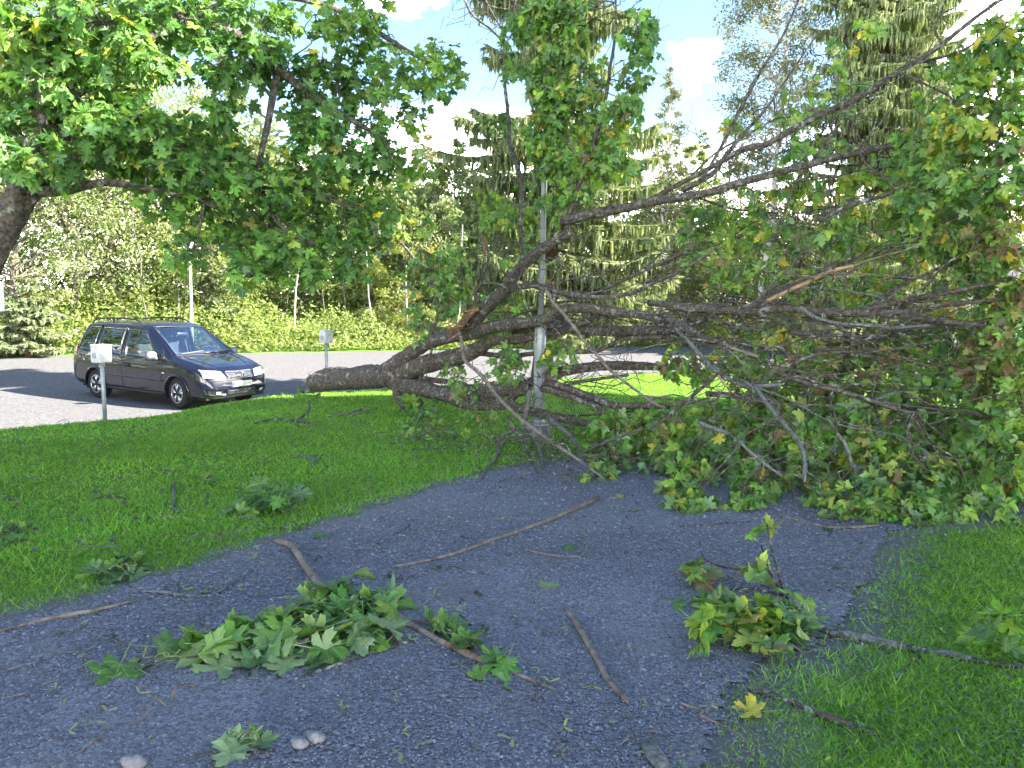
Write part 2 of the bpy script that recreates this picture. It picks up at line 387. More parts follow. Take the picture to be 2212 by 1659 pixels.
gm = grid_mesh('ground', axis(-20, 13, .2, 1200), axis(-2, 32, .2, 1500), ground_z, lambda x, y: sm(1-(-path_s(x, y)-.02+.16*vnoise(x, y, 6, 9))/np.where(x > .8, .5, .24)))
tag(link('lawn', gm, M_LAWN), kind='structure')
pm = grid_mesh('gravel_path', np.arange(-6.5, 8.2, .035), np.arange(.9, 9.2, .035), lambda x, y: terrain(x, y)+.004+.006*vnoise(x, y, 2.2, 5), keep=lambda x, y: path_s(x, y) > 0)
tag(link('gravel_path', pm, M_PATH), kind='structure')
def park_keep(x, y): return (sdist(EDGE, x, y)+.25*vnoise(x, y, 1.3, 8)+.1*vnoise(x, y, 5, 2) > .12) & (sdist(FAR, x, y)+.3*vnoise(x, y, 1.1, 21) < 0)
km = grid_mesh('car_park', np.arange(-45, 40, .2), np.arange(0, 52, .2), lambda x, y: terrain(x, y)+.004, keep=park_keep)
tag(link('car_park', km, M_PARK), kind='structure')

# ------------------------------------------------------------------ scattered cover: blades, stones
def scatter_polar(n, r0, r1, half=46, power=0.0):
    r = np.exp(rng.uniform(math.log(r0), math.log(r1), n)); a = np.radians(rng.uniform(-half, half, n))
    return r*np.sin(a), r*np.cos(a), r
def grass(n=560000):
    x, y, r = scatter_polar(n, 2.0, 24, 58)
    ps = path_s(x, y); se = sdist(EDGE, x, y)+.35*vnoise(x, y, 1.7, 8)
    wd = np.where(x > .8, .55, .26); edge = np.clip((-ps+.08+.16*vnoise(x, y, 5, 12))/wd, 0, 1)**1.2
    k = (rng.uniform(0, 1, n) < np.maximum(edge, np.where(ps < .35, np.where((x > .8) & (ps < .02), .22, .015), .010*(vnoise(x, y, 2.3, 71) > .25)*(r < 6)))) & (se < .1)
    x, y, r, ps = x[k], y[k], r[k], ps[k]; m = len(x)
    z = terrain(x, y)-.006
    hgt = rng.uniform(.018, .046, m)*(1+.35*vnoise(x, y, 2.1, 31))*np.where(rng.uniform(0, 1, m) < .04, 1.7, 1)*np.where(ps > -.05, .6, 1)
    wid = rng.uniform(.0022, .0042, m)*np.clip(r/3.2, 1, 6)
    a = rng.uniform(0, 6.28, m); lean = rng.uniform(.4, 1.5, m)*hgt; b = rng.uniform(0, 6.28, m)
    base = np.stack([x, y, z], 1); sd = np.stack([np.cos(a), np.sin(a), np.zeros(m)], 1)*wid[:, None]
    tip = base+np.stack([np.cos(b)*lean, np.sin(b)*lean, hgt], 1)
    V = np.stack([base-sd, base+sd, tip], 1).reshape(-1, 3)
    pal = np.array([(.20, .40, .046), (.24, .44, .058), (.165, .35, .04), (.27, .42, .08), (.31, .33, .14)])
    c = pal[rng.choice(5, m, p=[.36, .3, .2, .11, .03])]*(1+.22*vnoise(x, y, 1.5, 17))[:, None]
    o = link('grass', mesh_np('grass', V, np.arange(3*m).reshape(-1, 3), np.repeat(c, 3, 0)), M_GRASS); tag(o, 'mown green lawn grass beside the gravel path', 'grass', kind='stuff')
grass()
def clover(n=9000):
    x, y, r = scatter_polar(n*4, 2.2, 9, 42)
    ps = path_s(x, y); k = (ps < -.15) & (vnoise(x, y, 1.2, 44)+.3*(x > 1.5) > .35); x, y = x[k][:n], y[k][:n]; m = len(x)
    z = terrain(x, y)+rng.uniform(.012, .04, m); s = rng.uniform(.006, .013, m)
    a = rng.uniform(0, 6.28, m); t = rng.uniform(-.35, .35, (m, 4))
    V = np.stack([np.stack([x+np.cos(a+q*1.57)*s, y+np.sin(a+q*1.57)*s, z+t[:, q]*s], 1) for q in range(4)], 1).reshape(-1, 3)
    c = np.array([.10, .19, .045])*(1+.3*rng.uniform(-1, 1, (m, 1)))
    tag(link('clover', mesh_np('clover', V, np.arange(4*m).reshape(-1, 4), np.repeat(c, 4, 0)), M_GRASS), 'low clover leaves growing in patches through the lawn', 'clover', kind='stuff')
clover()
def stones(n=100000):
    x, y, r = scatter_polar(n*2, 1.9, 9, 54); ps = path_s(x, y)
    k = (ps > -.32) & (rng.uniform(0, 1, len(x)) < np.where(ps > 0, np.clip(.3+ps/.25, 0, 1), np.where(x > .8, .55, .3)*np.exp(ps/np.where(x > .8, .2, .1)))); x, y, r = x[k][:n], y[k][:n], r[k][:n]; m = len(x)
    z = terrain(x, y)+.006; s = rng.gamma(4, .00075, m)*np.clip(r/3.2, .9, 2.0)+.0022
    o = np.array([(1, 0, 0), (0, 1, 0), (-1, 0, 0), (0, -1, 0), (0, 0, .75), (0, 0, -.5)], float)
    f = np.array([(0, 1, 4), (1, 2, 4), (2, 3, 4), (3, 0, 4)])
    a = rng.uniform(0, 6.28, m); ca, sa = np.cos(a), np.sin(a)
    d = o[None]*rng.uniform(.6, 1.35, (m, 6, 1))*s[:, None, None]; d[:, :, :2] += rng.uniform(-.35, .35, (m, 6, 2))*s[:, None, None]
    X = d[:, :, 0]*ca[:, None]-d[:, :, 1]*sa[:, None]; Y = d[:, :, 0]*sa[:, None]+d[:, :, 1]*ca[:, None]
    V = np.stack([X+x[:, None], Y+y[:, None], d[:, :, 2]+z[:, None]], -1).reshape(-1, 3)
    T = (f[None]+6*np.arange(m)[:, None, None]).reshape(-1, 3)
    pal = np.array([(.18, .18, .195), (.28, .278, .29), (.135, .135, .145), (.24, .215, .185), (.31, .305, .30), (.20, .16, .135)])
    c = pal[rng.choice(6, m, p=[.38, .25, .22, .09, .025, .035])]*rng.uniform(.8, 1.2, (m, 1))
    tag(link('gravel', mesh_np('gravel', V, T, np.repeat(c, 6, 0)), M_STONE), 'loose grey crushed stone covering the path', 'gravel', kind='stuff')
stones()

# ------------------------------------------------------------------ maple leaves
_fine = [(0, 0), (.14, -.10), (.36, -.17), (.37, -.06), (.48, -.01), (.34, .08), (.44, .17), (.61, .20), (.62, .31), (.76, .43), (.58, .44), (.56, .55), (.41, .49), (.25, .46), (.26, .62), (.39, .75), (.28, .76), (.28, .88), (.15, .82), (.10, .96), (0, 1.12)]
_plain = [(0, 0), (.36, -.16), (.46, -.01), (.35, .08), (.62, .22), (.74, .43), (.55, .52), (.25, .46), (.27, .66), (.36, .78), (.14, .83), (0, 1.12)]
def leaf_shape(half, curl, fold, wob, twist, seed):
    r = np.random.default_rng(seed); out = np.array(half+[(-x, y) for x, y in half[-2:0:-1]])
    flat = np.vstack([[(0, .33)], out]); v = flat+r.uniform(-.03, .03, flat.shape); v[1] = (0, 0); n = len(out)
    x, y = v[:, 0], v[:, 1]
    z = -curl*(y-.3)**2*np.sign(y-.1)+wob*np.sin(7*x+r.uniform(0, 6))*np.cos(5*y+r.uniform(0, 6))+.10*np.hypot(x, y-.3)*np.sin(3*np.arctan2(x, y-.3)+r.uniform(0, 6))
    fa = fold*np.sign(x)*np.minimum(np.abs(x)*1.6, 1); X = x*np.cos(fa); z = z-np.abs(x*np.sin(fa))*np.sign(fold)
    tw = twist*y; X, z = X*np.cos(tw)-z*np.sin(tw), X*np.sin(tw)+z*np.cos(tw)
    V = np.column_stack([X, y, z]); T = [(0, 1+i, 1+(i+1) % n) for i in range(n)]
    st = np.array([(-.014, -.75, .10), (.014, -.75, .10), (.016, 0, 0), (-.016, 0, 0)]); b = len(V)
    V = np.vstack([V, st]); T += [(b, b+1, b+2), (b, b+2, b+3)]
    return V, np.array(T), np.vstack([np.column_stack([flat, 0*flat[:, :1]]), np.tile([0, .5, 0], (4, 1))])
_par = [(.20, .15, .05, .1, 1), (.5, .45, .08, -.4, 2), (.05, -.30, .07, .2, 3), (.75, .8, .10, .5, 4), (.35, .25, .10, -.2, 5), (.9, 1.1, .12, .9, 6), (.3, -.6, .10, -.7, 7)]
SHAPES = [leaf_shape(_fine, *p) for p in _par]; PLAIN = [leaf_shape(_plain, *p) for p in _par]
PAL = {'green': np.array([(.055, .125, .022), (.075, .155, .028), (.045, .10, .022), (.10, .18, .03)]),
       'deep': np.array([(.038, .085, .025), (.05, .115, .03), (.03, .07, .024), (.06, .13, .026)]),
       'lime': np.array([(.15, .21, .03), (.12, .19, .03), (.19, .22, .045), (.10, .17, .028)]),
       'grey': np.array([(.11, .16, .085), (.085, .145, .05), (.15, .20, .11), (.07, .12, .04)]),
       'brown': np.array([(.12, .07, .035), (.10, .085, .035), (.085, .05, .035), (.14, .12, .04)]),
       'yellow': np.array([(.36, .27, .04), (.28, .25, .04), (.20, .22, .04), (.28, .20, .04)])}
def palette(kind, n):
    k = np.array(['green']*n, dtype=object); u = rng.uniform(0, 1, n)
    mixes = {'stand': [('green', .55), ('deep', .30), ('lime', .13), ('yellow', .02)], 'standdark': [('deep', .6), ('green', .3), ('grey', .10)], 'standlit': [('lime', .45), ('green', .45), ('grey', .10)],  # lit and dark mixes put sun and shade into the crown's colours
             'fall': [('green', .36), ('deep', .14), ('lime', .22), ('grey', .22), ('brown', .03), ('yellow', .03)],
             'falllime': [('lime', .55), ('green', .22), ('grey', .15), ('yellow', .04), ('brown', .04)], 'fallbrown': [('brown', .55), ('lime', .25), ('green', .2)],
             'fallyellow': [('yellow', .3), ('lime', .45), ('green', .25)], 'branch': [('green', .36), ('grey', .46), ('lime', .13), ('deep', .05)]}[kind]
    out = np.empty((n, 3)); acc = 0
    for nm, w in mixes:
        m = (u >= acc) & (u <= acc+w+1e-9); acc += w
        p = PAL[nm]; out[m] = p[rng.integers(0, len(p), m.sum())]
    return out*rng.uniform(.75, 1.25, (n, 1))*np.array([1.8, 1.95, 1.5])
def unit(a): return a/(np.linalg.norm(a, axis=-1, keepdims=True)+1e-9)
class Leaves:
    def __init__(s, wilt=0): s.wilt = wilt; s.p = []; s.t = []; s.n = []; s.s = []; s.c = []
    def add(s, p, tip, nrm, size, col):
        s.p.append(p); s.t.append(tip); s.n.append(nrm); s.s.append(size); s.c.append(col)
    def arrays(s):
        p, t, n, z, c = [np.concatenate(q) for q in (s.p, s.t, s.n, s.s, s.c)]
        t = unit(t); x = unit(np.cross(t, n)); n = np.cross(x, t)
        return p, np.stack([x, t, n], 2), z, c
    def weights(s):
        w = np.array([.26, .18, .2, .06, .22, .02, .06]) if not s.wilt else np.array([.08, .2, .12, .22, .16, .12, .10]); return w/w.sum()
    def build(s, parent, nparts=300, mat=None):
        p, R, z, c = s.arrays(); mat = mat or M_LEAF
        d = (p-CAMP)@FWD; uu = 1106+FPX*((p-CAMP)@CRI)/d; vv = 829.5-FPX*((p-CAMP)@CUP)/d
        vis = (uu > -20) & (uu < 2230) & (vv > -20) & (vv < 1680) & (d > .3)
        score = np.where(vis, z/np.maximum(d, .3), 0); order = np.argsort(-score)
        top = order[:nparts]; rest = np.setdiff1d(np.arange(len(p)), top)
        cache = {}
        for i in top:
            si = int(rng.choice(7, p=s.weights())); key = (si, tuple(np.round(c[i]*24)))
            if key not in cache:
                V, T, U = SHAPES[si]; cache[key] = mesh_np('leaf', V, T, np.repeat(c[i][None], len(V), 0), luv=U); cache[key].materials.append(mat)
            o = bpy.data.objects.new('leaf', cache[key]); COL.objects.link(o)
            A = np.eye(4); A[:3, :3] = R[i]*z[i]; A[:3, 3] = p[i]
            o.parent = parent; o.matrix_parent_inverse = WORLD[parent.name].inverted(); o.matrix_basis = Matrix(A.tolist())
        if len(rest):
            Vs, Ts, Cs, Us, b = [], [], [], [], 0
            sh = rng.choice(7, len(rest), p=s.weights())
            for k in range(len(SHAPES)):
                idx = rest[sh == k]
                if not len(idx): continue
                V, T, U = PLAIN[k]
                W_ = np.einsum('nij,vj->nvi', R[idx]*z[idx][:, None, None], V)+p[idx][:, None, :]
                Vs.append(W_.reshape(-1, 3)); Ts.append((T[None]+(b+len(V)*np.arange(len(idx)))[:, None, None]).reshape(-1, 3)); Cs.append(np.repeat(c[idx], len(V), 0)); Us.append(np.tile(U, (len(idx), 1))); b += len(V)*len(idx)
            part('foliage', mesh_np('foliage', np.vstack(Vs), np.vstack(Ts), np.vstack(Cs), luv=np.vstack(Us)), mat, parent, kind='stuff')
def wiggle(a, b, k=4, amp=.08):
    a = np.asarray(a, float); b = np.asarray(b, float); L = np.linalg.norm(b-a)
    t = np.linspace(0, 1, k+1)[:, None]; q = a+(b-a)*t
    q[1:-1] += rng.normal(0, amp*L, (k-1, 3)); return q
def cluster(lv, tw, skel, c, rad, n, pal, size=.125, droop=.6, per=6, floor=True, stand=False):
    """a bunch of leafy shoots: a twig from the nearest limb, shoots from it, leaves round each shoot's end"""
    c = np.asarray(c, float); rad = np.asarray(rad, float)
    S = skel[:, :3]; dd = np.linalg.norm(S-c, axis=1); i = int(np.argmin(dd+.12*rng.uniform(size=len(dd)))); root = S[i]
    if dd[i] < 4.5:
        q = catmull(wiggle(root, c, 4, .07), 3); r0 = min(.5*skel[i, 3]+.003, .004+.006*dd[i]); tw.add(q, np.linspace(max(r0, .005), .004, len(q)), 5, .15)
    k = max(2, n//per)
    e = unit(rng.normal(size=(k, 3)))*rng.uniform(.15, 1, (k, 1))**.5*rad+c
    if floor:
        g = terrain(e[:, 0], e[:, 1])+.05; e[:, 2] = np.maximum(e[:, 2], g)
    for q in e:
        tw.add(wiggle(c+(q-c)*rng.uniform(0, .35), q, 3, .08), np.linspace(.0045, .002, 4), 4)
        m = per+int(rng.integers(-2, 3))
        out = unit(q-c)
        dirs = unit(rng.normal(size=(m, 3))*.8+out*.7)
        s = size*rng.uniform(.55, 1.2, m)
        tip = unit(dirs*.8+np.array([0, 0, -droop])+rng.normal(0, .25, (m, 3)))
        p = q+dirs*s[:, None]*rng.uniform(.5, 1.1, (m, 1))
        if floor: p[:, 2] = np.maximum(p[:, 2], terrain(p[:, 0], p[:, 1])+.03)
        nr = unit(np.array([0, 0, 1.0])*(1.0 if stand else .45)+rng.normal(0, .55 if stand else .75, (m, 3))+dirs*.35)
        lv.add(p, tip, nr, s, palette(pal, m))

# zoomed-view measurement frames -> picture units
R2 = lambda X, Y: (737.4+X*.3334, Y*.3334)
R3 = lambda X, Y: (1474.7+X*.3334, Y*.3334)
R5 = lambda X, Y: (650.6+X*.3334, 542.2+Y*.3334)
R6 = lambda X, Y: (1474.7+X*.3334, 542.2+Y*.3334)
def RZ(X, Y): return ((2400+X*.4219)/1.8444, (900+Y*.4219)/1.8444)

# ------------------------------------------------------------------ the fallen maple
def dfall(u): return float(np.interp(u, [640, 690, 900, 1165, 1500, 2212, 2700], [15.2, 14.9, 12.7, 10.05, 8.5, 7.0, 6.3]))
ft = thing('fallen_tree', 'big uprooted maple lying across the lawn and path against the lamp post', 'fallen tree', P(700, 848, 14.9))
FSK = []
def flimb(fr, pts, off=0.0, name='branch', mat=None, n=9, rough=.09, sub=5):
    """pts: (X, Y, radius) in a zoomed frame; off: metres nearer(-)/farther(+) than the main stem line"""
    Q = []; R = []
    k = len(pts)
    for i, a in enumerate(pts):
        u, v = fr(a[0], a[1])
        o = off if np.isscalar(off) else np.interp(i/(k-1), np.linspace(0, 1, len(off)), off)
        d = dfall(u)+o
        rr = a[2]*.3334*(.78 if mat is M_PALE else 1)
        gd = ground_depth(u, v+rr*.8); d = min(d, gd)
        Q.append(P(u, v, d)); R.append(rr*d/FPX)
    me, q = limb_mesh(name, np.array(Q), np.array(R), n, sub, rough)
    FSK.append(q); return part(name, me, mat or M_BARK, ft)
# trunk and butt
flimb(R5, [(62, 850, 46), (90, 850, 60), (180, 845, 62), (330, 825, 70), (440, 815, 78), (520, 810, 74), (600, 800, 62)], 0, 'trunk', n=22, rough=.07)
flimb(R5, [(95, 815, 30), (170, 790, 34), (260, 780, 32), (340, 800, 30), (430, 815, 20)], .12, 'trunk', n=12)     # second fold of the butt
# upper stem through the lamp post
flimb(R5, [(480, 830, 55), (570, 770, 58), (640, 715, 54), (730, 650, 48), (830, 590, 45), (1000, 553, 40), (1120, 535, 40), (1200, 500, 42), (1400, 472, 38), (1560, 450, 36), (1640, 395, 36), (1720, 375, 33), (1850, 370, 33), (2000, 390, 32), (2120, 405, 30), (2212, 415, 28), (2330, 455, 22)], [0, 0, 0, -.15, -.25, -.25, -.2], n=16)
# broken fork rising to the upper right
flimb(R5, [(1040, 545, 20), (1080, 490, 40), (1130, 430, 48), (1210, 350, 48), (1330, 255, 42), (1375, 165, 42), (1450, 80, 36), (1530, 8, 34), (1640, -60, 32), (1750, -120, 30)], [-.1, -.2, -.25], n=14)
flimb(R2, [(1430, 1435, 32), (1600, 1390, 33), (1800, 1355, 30), (2000, 1310, 28), (2212, 1275, 26), (2360, 1255, 25), (2560, 1192, 24), (2860, 1110, 24), (3110, 1045, 23), (3360, 985, 21), (3610, 938, 18), (3860, 900, 12), (4020, 850, 7)], [-.25, 0, .3], n=12)
flimb(R3, [(-220, 1300, 16), (0, 1180, 15), (200, 1075, 16), (400, 965, 20), (540, 935, 20), (700, 845, 22), (900, 740, 22), (1050, 680, 20), (1250, 560, 19), (1450, 432, 18), (1650, 310, 15), (1800, 190, 14), (1950, 75, 12), (2090, -20, 9)], [.1, .3, .4], n=10)
flimb(R3, [(0, 1235, 20), (120, 1170, 18), (210, 1110, 16), (270, 1020, 14), (400, 860, 12), (550, 690, 10), (770, 370, 6), (860, 240, 4)], [.1, .4], n=8)
flimb(R3, [(120, 1170, 10), (250, 950, 11), (430, 600, 12), (520, 440, 10), (650, 230, 8), (750, 0, 7), (790, -90, 5)], [-.1, -.3], n=8)
flimb(R3, [(600, 1560, 8), (660, 1380, 9), (720, 1210, 10), (850, 1030, 10), (960, 880, 9), (1015, 775, 8), (1040, 640, 5)], [.2, .0], n=7)
flimb(R3, [(880, 1430, 15), (1080, 1335, 15), (1290, 1268, 14), (1500, 1190, 13), (1600, 1100, 11), (1700, 900, 8), (1780, 690, 6)], [-.3, 0], n=9)
flimb(R3, [(1310, 1605, 15), (1500, 1520, 15), (1790, 1390, 14), (1900, 1340, 8), (2000, 1280, 4)], .1, n=9)
flimb(R3, [(1140, 980, 9), (1240, 850, 8), (1370, 690, 6)], 0, n=6)
flimb(R3, [(1140, 980, 9), (1200, 1070, 8), (1330, 1180, 7), (1400, 1300, 5)], -.1, n=6)
flimb(R3, [(1440, 480, 8), (1580, 550, 8), (1720, 620, 7), (1790, 690, 6)], 0, n=6)
flimb(R3, [(1740, 1010, 8), (1900, 990, 7), (2060, 900, 5)], 0, n=6)
flimb(R3, [(1680, 280, 9), (1630, 190, 8), (1670, 100, 6), (1760, 50, 4)], .3, n=6)
flimb(R3, [(1560, 400, 11), (1760, 345, 10), (1900, 270, 8), (1920, 160, 6), (2080, 190, 5)], .3, n=7)
# uprights
flimb(R5, [(1440, 90, 14), (1430, 20, 14), (1425, -60, 13), (1425, -180, 13)], -.2, n=8)
flimb(R2, [(1155, 1480, 13), (1165, 1300, 14), (1165, 1150, 14), (1120, 1040, 13), (1090, 930, 12), (1085, 780, 12), (1070, 650, 11), (1052, 480, 10), (1055, 300, 10), (980, 200, 8), (900, 140, 7), (845, 90, 6), (805, 10, 6), (790, -60, 5)], -.25, n=8)
flimb(R2, [(1050, 290, 7), (1070, 150, 6), (1120, 40, 6), (1130, -30, 5)], -.2, n=6)
flimb(R2, [(1040, 190, 6), (970, 70, 5), (930, -10, 4)], -.2, n=5)
flimb(R2, [(890, 165, 7), (910, 100, 5), (945, 60, 4)], -.2, n=5)
flimb(R2, [(1460, 1415, 16), (1530, 1230, 15), (1580, 1080, 15), (1620, 960, 16), (1680, 780, 14), (1720, 600, 11), (1740, 450, 10), (1772, 250, 10), (1778, 100, 8), (1776, -40, 7)], [-.25, -.35], n=8)
flimb(R2, [(1285, 1135, 12), (1320, 1040, 13), (1400, 905, 13), (1440, 830, 8)], -.1, n=7)
flimb(R2, [(930, 1660, 9), (920, 1560, 9), (915, 1470, 6)], .4, 'branch', M_TORN, n=6)
flimb(R5, [(835, 560, 12), (890, 415, 14), (885, 350, 13), (850, 240, 12), (780, 130, 12), (700, 10, 10), (640, -60, 7)], [-.1, .3], n=8)
flimb(R5, [(885, 412, 9), (930, 395, 9), (975, 370, 8)], 0, n=6)
flimb(R5, [(850, 620, 10), (820, 730, 9), (770, 840, 8)], -.2, n=6)
flimb(R5, [(1150, 335, 15), (1128, 270, 15), (1170, 210, 15), (1190, 130, 11), (1215, 40, 9), (1195, -40, 6)], -.35, n=8)
flimb(R5, [(1175, 212, 9), (1260, 208, 9), (1330, 240, 8)], -.4, 'branch', M_PALE, n=6)
# curved limb that meets the post high, and the long snapped pale branch hanging from it
flimb(R5, [(1280, 290, 24), (1330, 255, 22), (1420, 232, 20), (1520, 225, 20), (1640, 258, 18), (1750, 282, 18), (1850, 300, 18), (2000, 298, 16), (2150, 268, 14), (2280, 210, 11), (2450, 130, 10), (2650, 20, 8)], [-.2, -.35, -.2], n=10)
flimb(R5, [(1490, 228, 9), (1540, 232, 14), (1590, 262, 16), (1640, 340, 14), (1720, 430, 14), (1850, 600, 14), (1950, 710, 14), (2000, 770, 14), (2100, 850, 13), (2212, 935, 12), (2330, 1010, 8)], [-.4, -.7], 'branch', M_PALE, n=8)
flimb(R5, [(1018, 505, 9), (1035, 560, 13), (1048, 650, 13), (1062, 710, 15), (1150, 790, 15), (1210, 860, 15), (1270, 940, 15), (1400, 1070, 16), (1500, 1145, 16), (1620, 1235, 14), (1720, 1300, 13), (1850, 1390, 10), (1960, 1475, 7)], [-.6, -1.2, -1.7, -2.3], 'branch', M_PALE, n=9)
# dark limb behind, low limbs
flimb(R5, [(600, 800, 58), (680, 775, 64), (800, 735, 62), (1000, 690, 56), (1150, 630, 48), (1230, 585, 34), (1300, 580, 26), (1400, 578, 25), (1500, 560, 25), (1650, 530, 22), (1780, 490, 20), (1900, 440, 18)], [.1, .5], n=14)
flimb(R5, [(1380, 520, 22), (1500, 495, 30), (1590, 482, 34), (1750, 498, 34), (1950, 518, 35), (2212, 520, 34), (2330, 515, 32), (2480, 490, 26), (2640, 440, 22)], .55, n=12)
flimb(R5, [(1130, 655, 20), (1220, 670, 18), (1350, 683, 16), (1500, 665, 15), (1700, 655, 15), (1900, 648, 15), (2000, 610, 14), (2080, 575, 14), (2212, 560, 14), (2400, 560, 10)], .45, n=8)
flimb(R5, [(560, 830, 50), (650, 868, 56), (800, 895, 54), (920, 925, 46), (1000, 935, 46), (1100, 930, 50), (1200, 925, 50), (1350, 890, 42), (1480, 862, 40), (1600, 830, 42), (1650, 800, 36), (1720, 775, 32), (1900, 748, 32), (2050, 742, 30), (2212, 745, 28), (2330, 750, 22), (2520, 760, 14)], [.05, .35, .5], n=14)
flimb(R5, [(860, 915, 40), (950, 945, 38), (1050, 988, 34), (1200, 1005, 30), (1340, 1000, 30), (1440, 1025, 30), (1600, 1062, 28), (1750, 1100, 26), (1900, 1125, 22), (2050, 1150, 16)], [.15, .1], n=10)
flimb(R5, [(615, 875, 30), (632, 950, 32), (680, 1005, 30), (760, 1030, 26), (830, 1060, 14)], -.1, n=10)
flimb(R5, [(1590, 855, 30), (1750, 900, 26), (1900, 958, 25), (2050, 1005, 24), (2212, 1000, 22), (2400, 1010, 18)], .3, n=10)
flimb(R5, [(1560, 890, 24), (1700, 930, 22), (1880, 992, 20), (2000, 1060, 16), (2100, 1130, 10)], .1, n=8)
flimb(R5, [(1470, 885, 30), (1390, 925, 28), (1350, 985, 26)], .1, n=9)
flimb(R5, [(605, 795, 20), (700, 815, 19), (850, 835, 19), (1000, 852, 17), (1100, 880, 12)], .45, n=8)
flimb(R5, [(1690, 880, 11), (1800, 850, 12), (1950, 825, 11), (2120, 805, 9)], .4, n=7)
flimb(R5, [(1480, 900, 17), (1465, 1000, 18), (1450, 1090, 16), (1440, 1140, 9)], -.2, 'branch', M_LICHEN, n=8)
flimb(R5, [(1600, 1080, 18), (1660, 1125, 17), (1730, 1180, 16), (1780, 1250, 15), (1825, 1305, 8)], -.5, 'branch', M_LICHEN, n=8)
flimb(R5, [(1500, 1170, 18), (1530, 1230, 16), (1560, 1330, 15), (1570, 1410, 8)], -1.0, 'branch', M_LICHEN, n=8)
flimb(R5, [(1450, 1140, 9), (1330, 1185, 13), (1290, 1250, 14), (1265, 1330, 13), (1200, 1420, 10), (1140, 1495, 7)], -1.2, 'branch', M_LICHEN, n=8)
flimb(R5, [(1340, 1070, 8), (1380, 1150, 8), (1440, 1250, 8), (1480, 1335, 7), (1530, 1445, 5)], -1.4, n=6)
flimb(R5, [(2212, 1150, 9), (2050, 1210, 8), (1900, 1270, 7), (1720, 1370, 5)], -1.3, n=6)
flimb(R5, [(1290, 460, 6), (1420, 410, 8), (1500, 380, 9), (1700, 330, 10), (1850, 320, 8)], .3, n=6)
flimb(R5, [(1640, 40, 7), (1690, 100, 7), (1760, 150, 6), (1850, 210, 5)], 0, n=6)
flimb(R5, [(1800, 320, 10), (2000, 230, 11), (2212, 130, 12), (2330, 80, 11), (2480, 10, 9)], .4, n=8)
flimb(R5, [(2020, 320, 5), (2000, 480, 6), (1960, 620, 6), (1940, 650, 4)], -.2, n=5)
# right-hand stems
flimb(R6, [(-60, 345, 15), (0, 372, 18), (170, 378, 19), (350, 390, 24), (500, 385, 26), (700, 372, 26), (950, 400, 28), (1200, 400, 27), (1450, 393, 22), (1700, 350, 17), (1900, 328, 14), (2212, 295, 10), (2400, 270, 6)], [0, .2], n=11)
flimb(R6, [(-220, 335, 20), (-60, 350, 22), (60, 355, 20), (200, 375, 22), (360, 388, 20)], .05, n=10)
flimb(R6, [(360, 390, 26), (470, 345, 20), (620, 265, 16), (780, 195, 15), (950, 110, 13), (1120, 60, 9)], .1, n=8)
flimb(R6, [(525, 335, 12), (600, 296, 14), (700, 250, 14), (800, 205, 14), (900, 155, 13), (1000, 120, 12), (1110, 95, 9)], -.25, 'branch', M_ORANGE, n=8)
flimb(R6, [(1110, 97, 8), (1200, 60, 8), (1400, 5, 7), (1560, -50, 5)], -.25, 'branch', M_PALE, n=6)
flimb(R6, [(430, 362, 8), (600, 205, 8), (720, 80, 7), (800, -10, 6), (860, -90, 4)], -.4, n=6)
flimb(R6, [(1150, 395, 16), (1300, 350, 18), (1500, 308, 18), (1700, 272, 17), (1950, 222, 13), (2150, 190, 9)], .2, n=9)
flimb(R6, [(1190, 380, 12), (1290, 295, 13), (1450, 205, 12), (1690, 100, 10), (1900, 20, 6)], .3, n=8)
flimb(R6, [(760, 365, 14), (860, 430, 14), (1000, 470, 14), (1250, 482, 12), (1350, 500, 11), (1600, 480, 8)], -.2, 'branch', M_LICHEN, n=8)
flimb(R6, [(1400, 420, 16), (1520, 430, 18), (1700, 460, 18), (1930, 478, 13), (2100, 490, 8)], .1, n=9)
flimb(R6, [(700, 720, 9), (900, 667, 9), (1050, 655, 9), (1230, 652, 9), (1400, 630, 8), (1660, 580, 6)], -.6, n=7)
flimb(R6, [(850, 640, 12), (1050, 628, 10), (1250, 545, 9), (1500, 430, 8), (1640, 240, 6)], .1, n=7)
flimb(R6, [(820, 560, 7), (1000, 580, 8), (1300, 560, 6)], .2, n=6)
flimb(R6, [(700, 525, 16), (900, 540, 12), (1300, 560, 8)], .5, 'branch', M_LICHEN, n=7)
flimb(R6, [(300, 480, 20), (420, 500, 18), (540, 510, 14)], .6, 'branch', M_LICHEN, n=8)
flimb(R6, [(1330, 470, 8), (1400, 350, 8), (1560, 230, 7), (1720, 60, 5)], -.3, n=6)
flimb(R6, [(-140, 400, 22), (-40, 470, 28), (60, 525, 28), (130, 562, 24), (220, 590, 17)], [-.1, -.5], n=10)
flimb(R6, [(205, 582, 12), (270, 605, 14), (350, 640, 14), (490, 685, 12)], -.55, 'branch', M_PALE, n=8)
flimb(R6, [(-50, 500, 12), (50, 600, 14), (130, 690, 14), (230, 790, 14), (350, 855, 16), (430, 880, 16), (560, 870, 14), (640, 860, 8)], -.8, 'branch', M_LICHEN, n=8)
flimb(R6, [(235, 790, 11), (120, 890, 12), (0, 990, 12), (-120, 1090, 10), (-230, 1160, 6)], -.9, n=8)
flimb(R6, [(230, 805, 8), (275, 865, 8), (325, 925, 7)], -1.0, 'branch', M_ORANGE, n=6)
flimb(R6, [(150, 925, 18), (350, 938, 22), (550, 972, 22), (800, 1040, 18), (900, 1060, 12)], -.1, n=9)
flimb(R6, [(370, 830, 10), (480, 900, 13), (540, 980, 15), (640, 1100, 15), (740, 1220, 15), (780, 1300, 15), (790, 1400, 14), (790, 1500, 8)], [-.9, -1.6], 'branch', M_LICHEN, n=8)
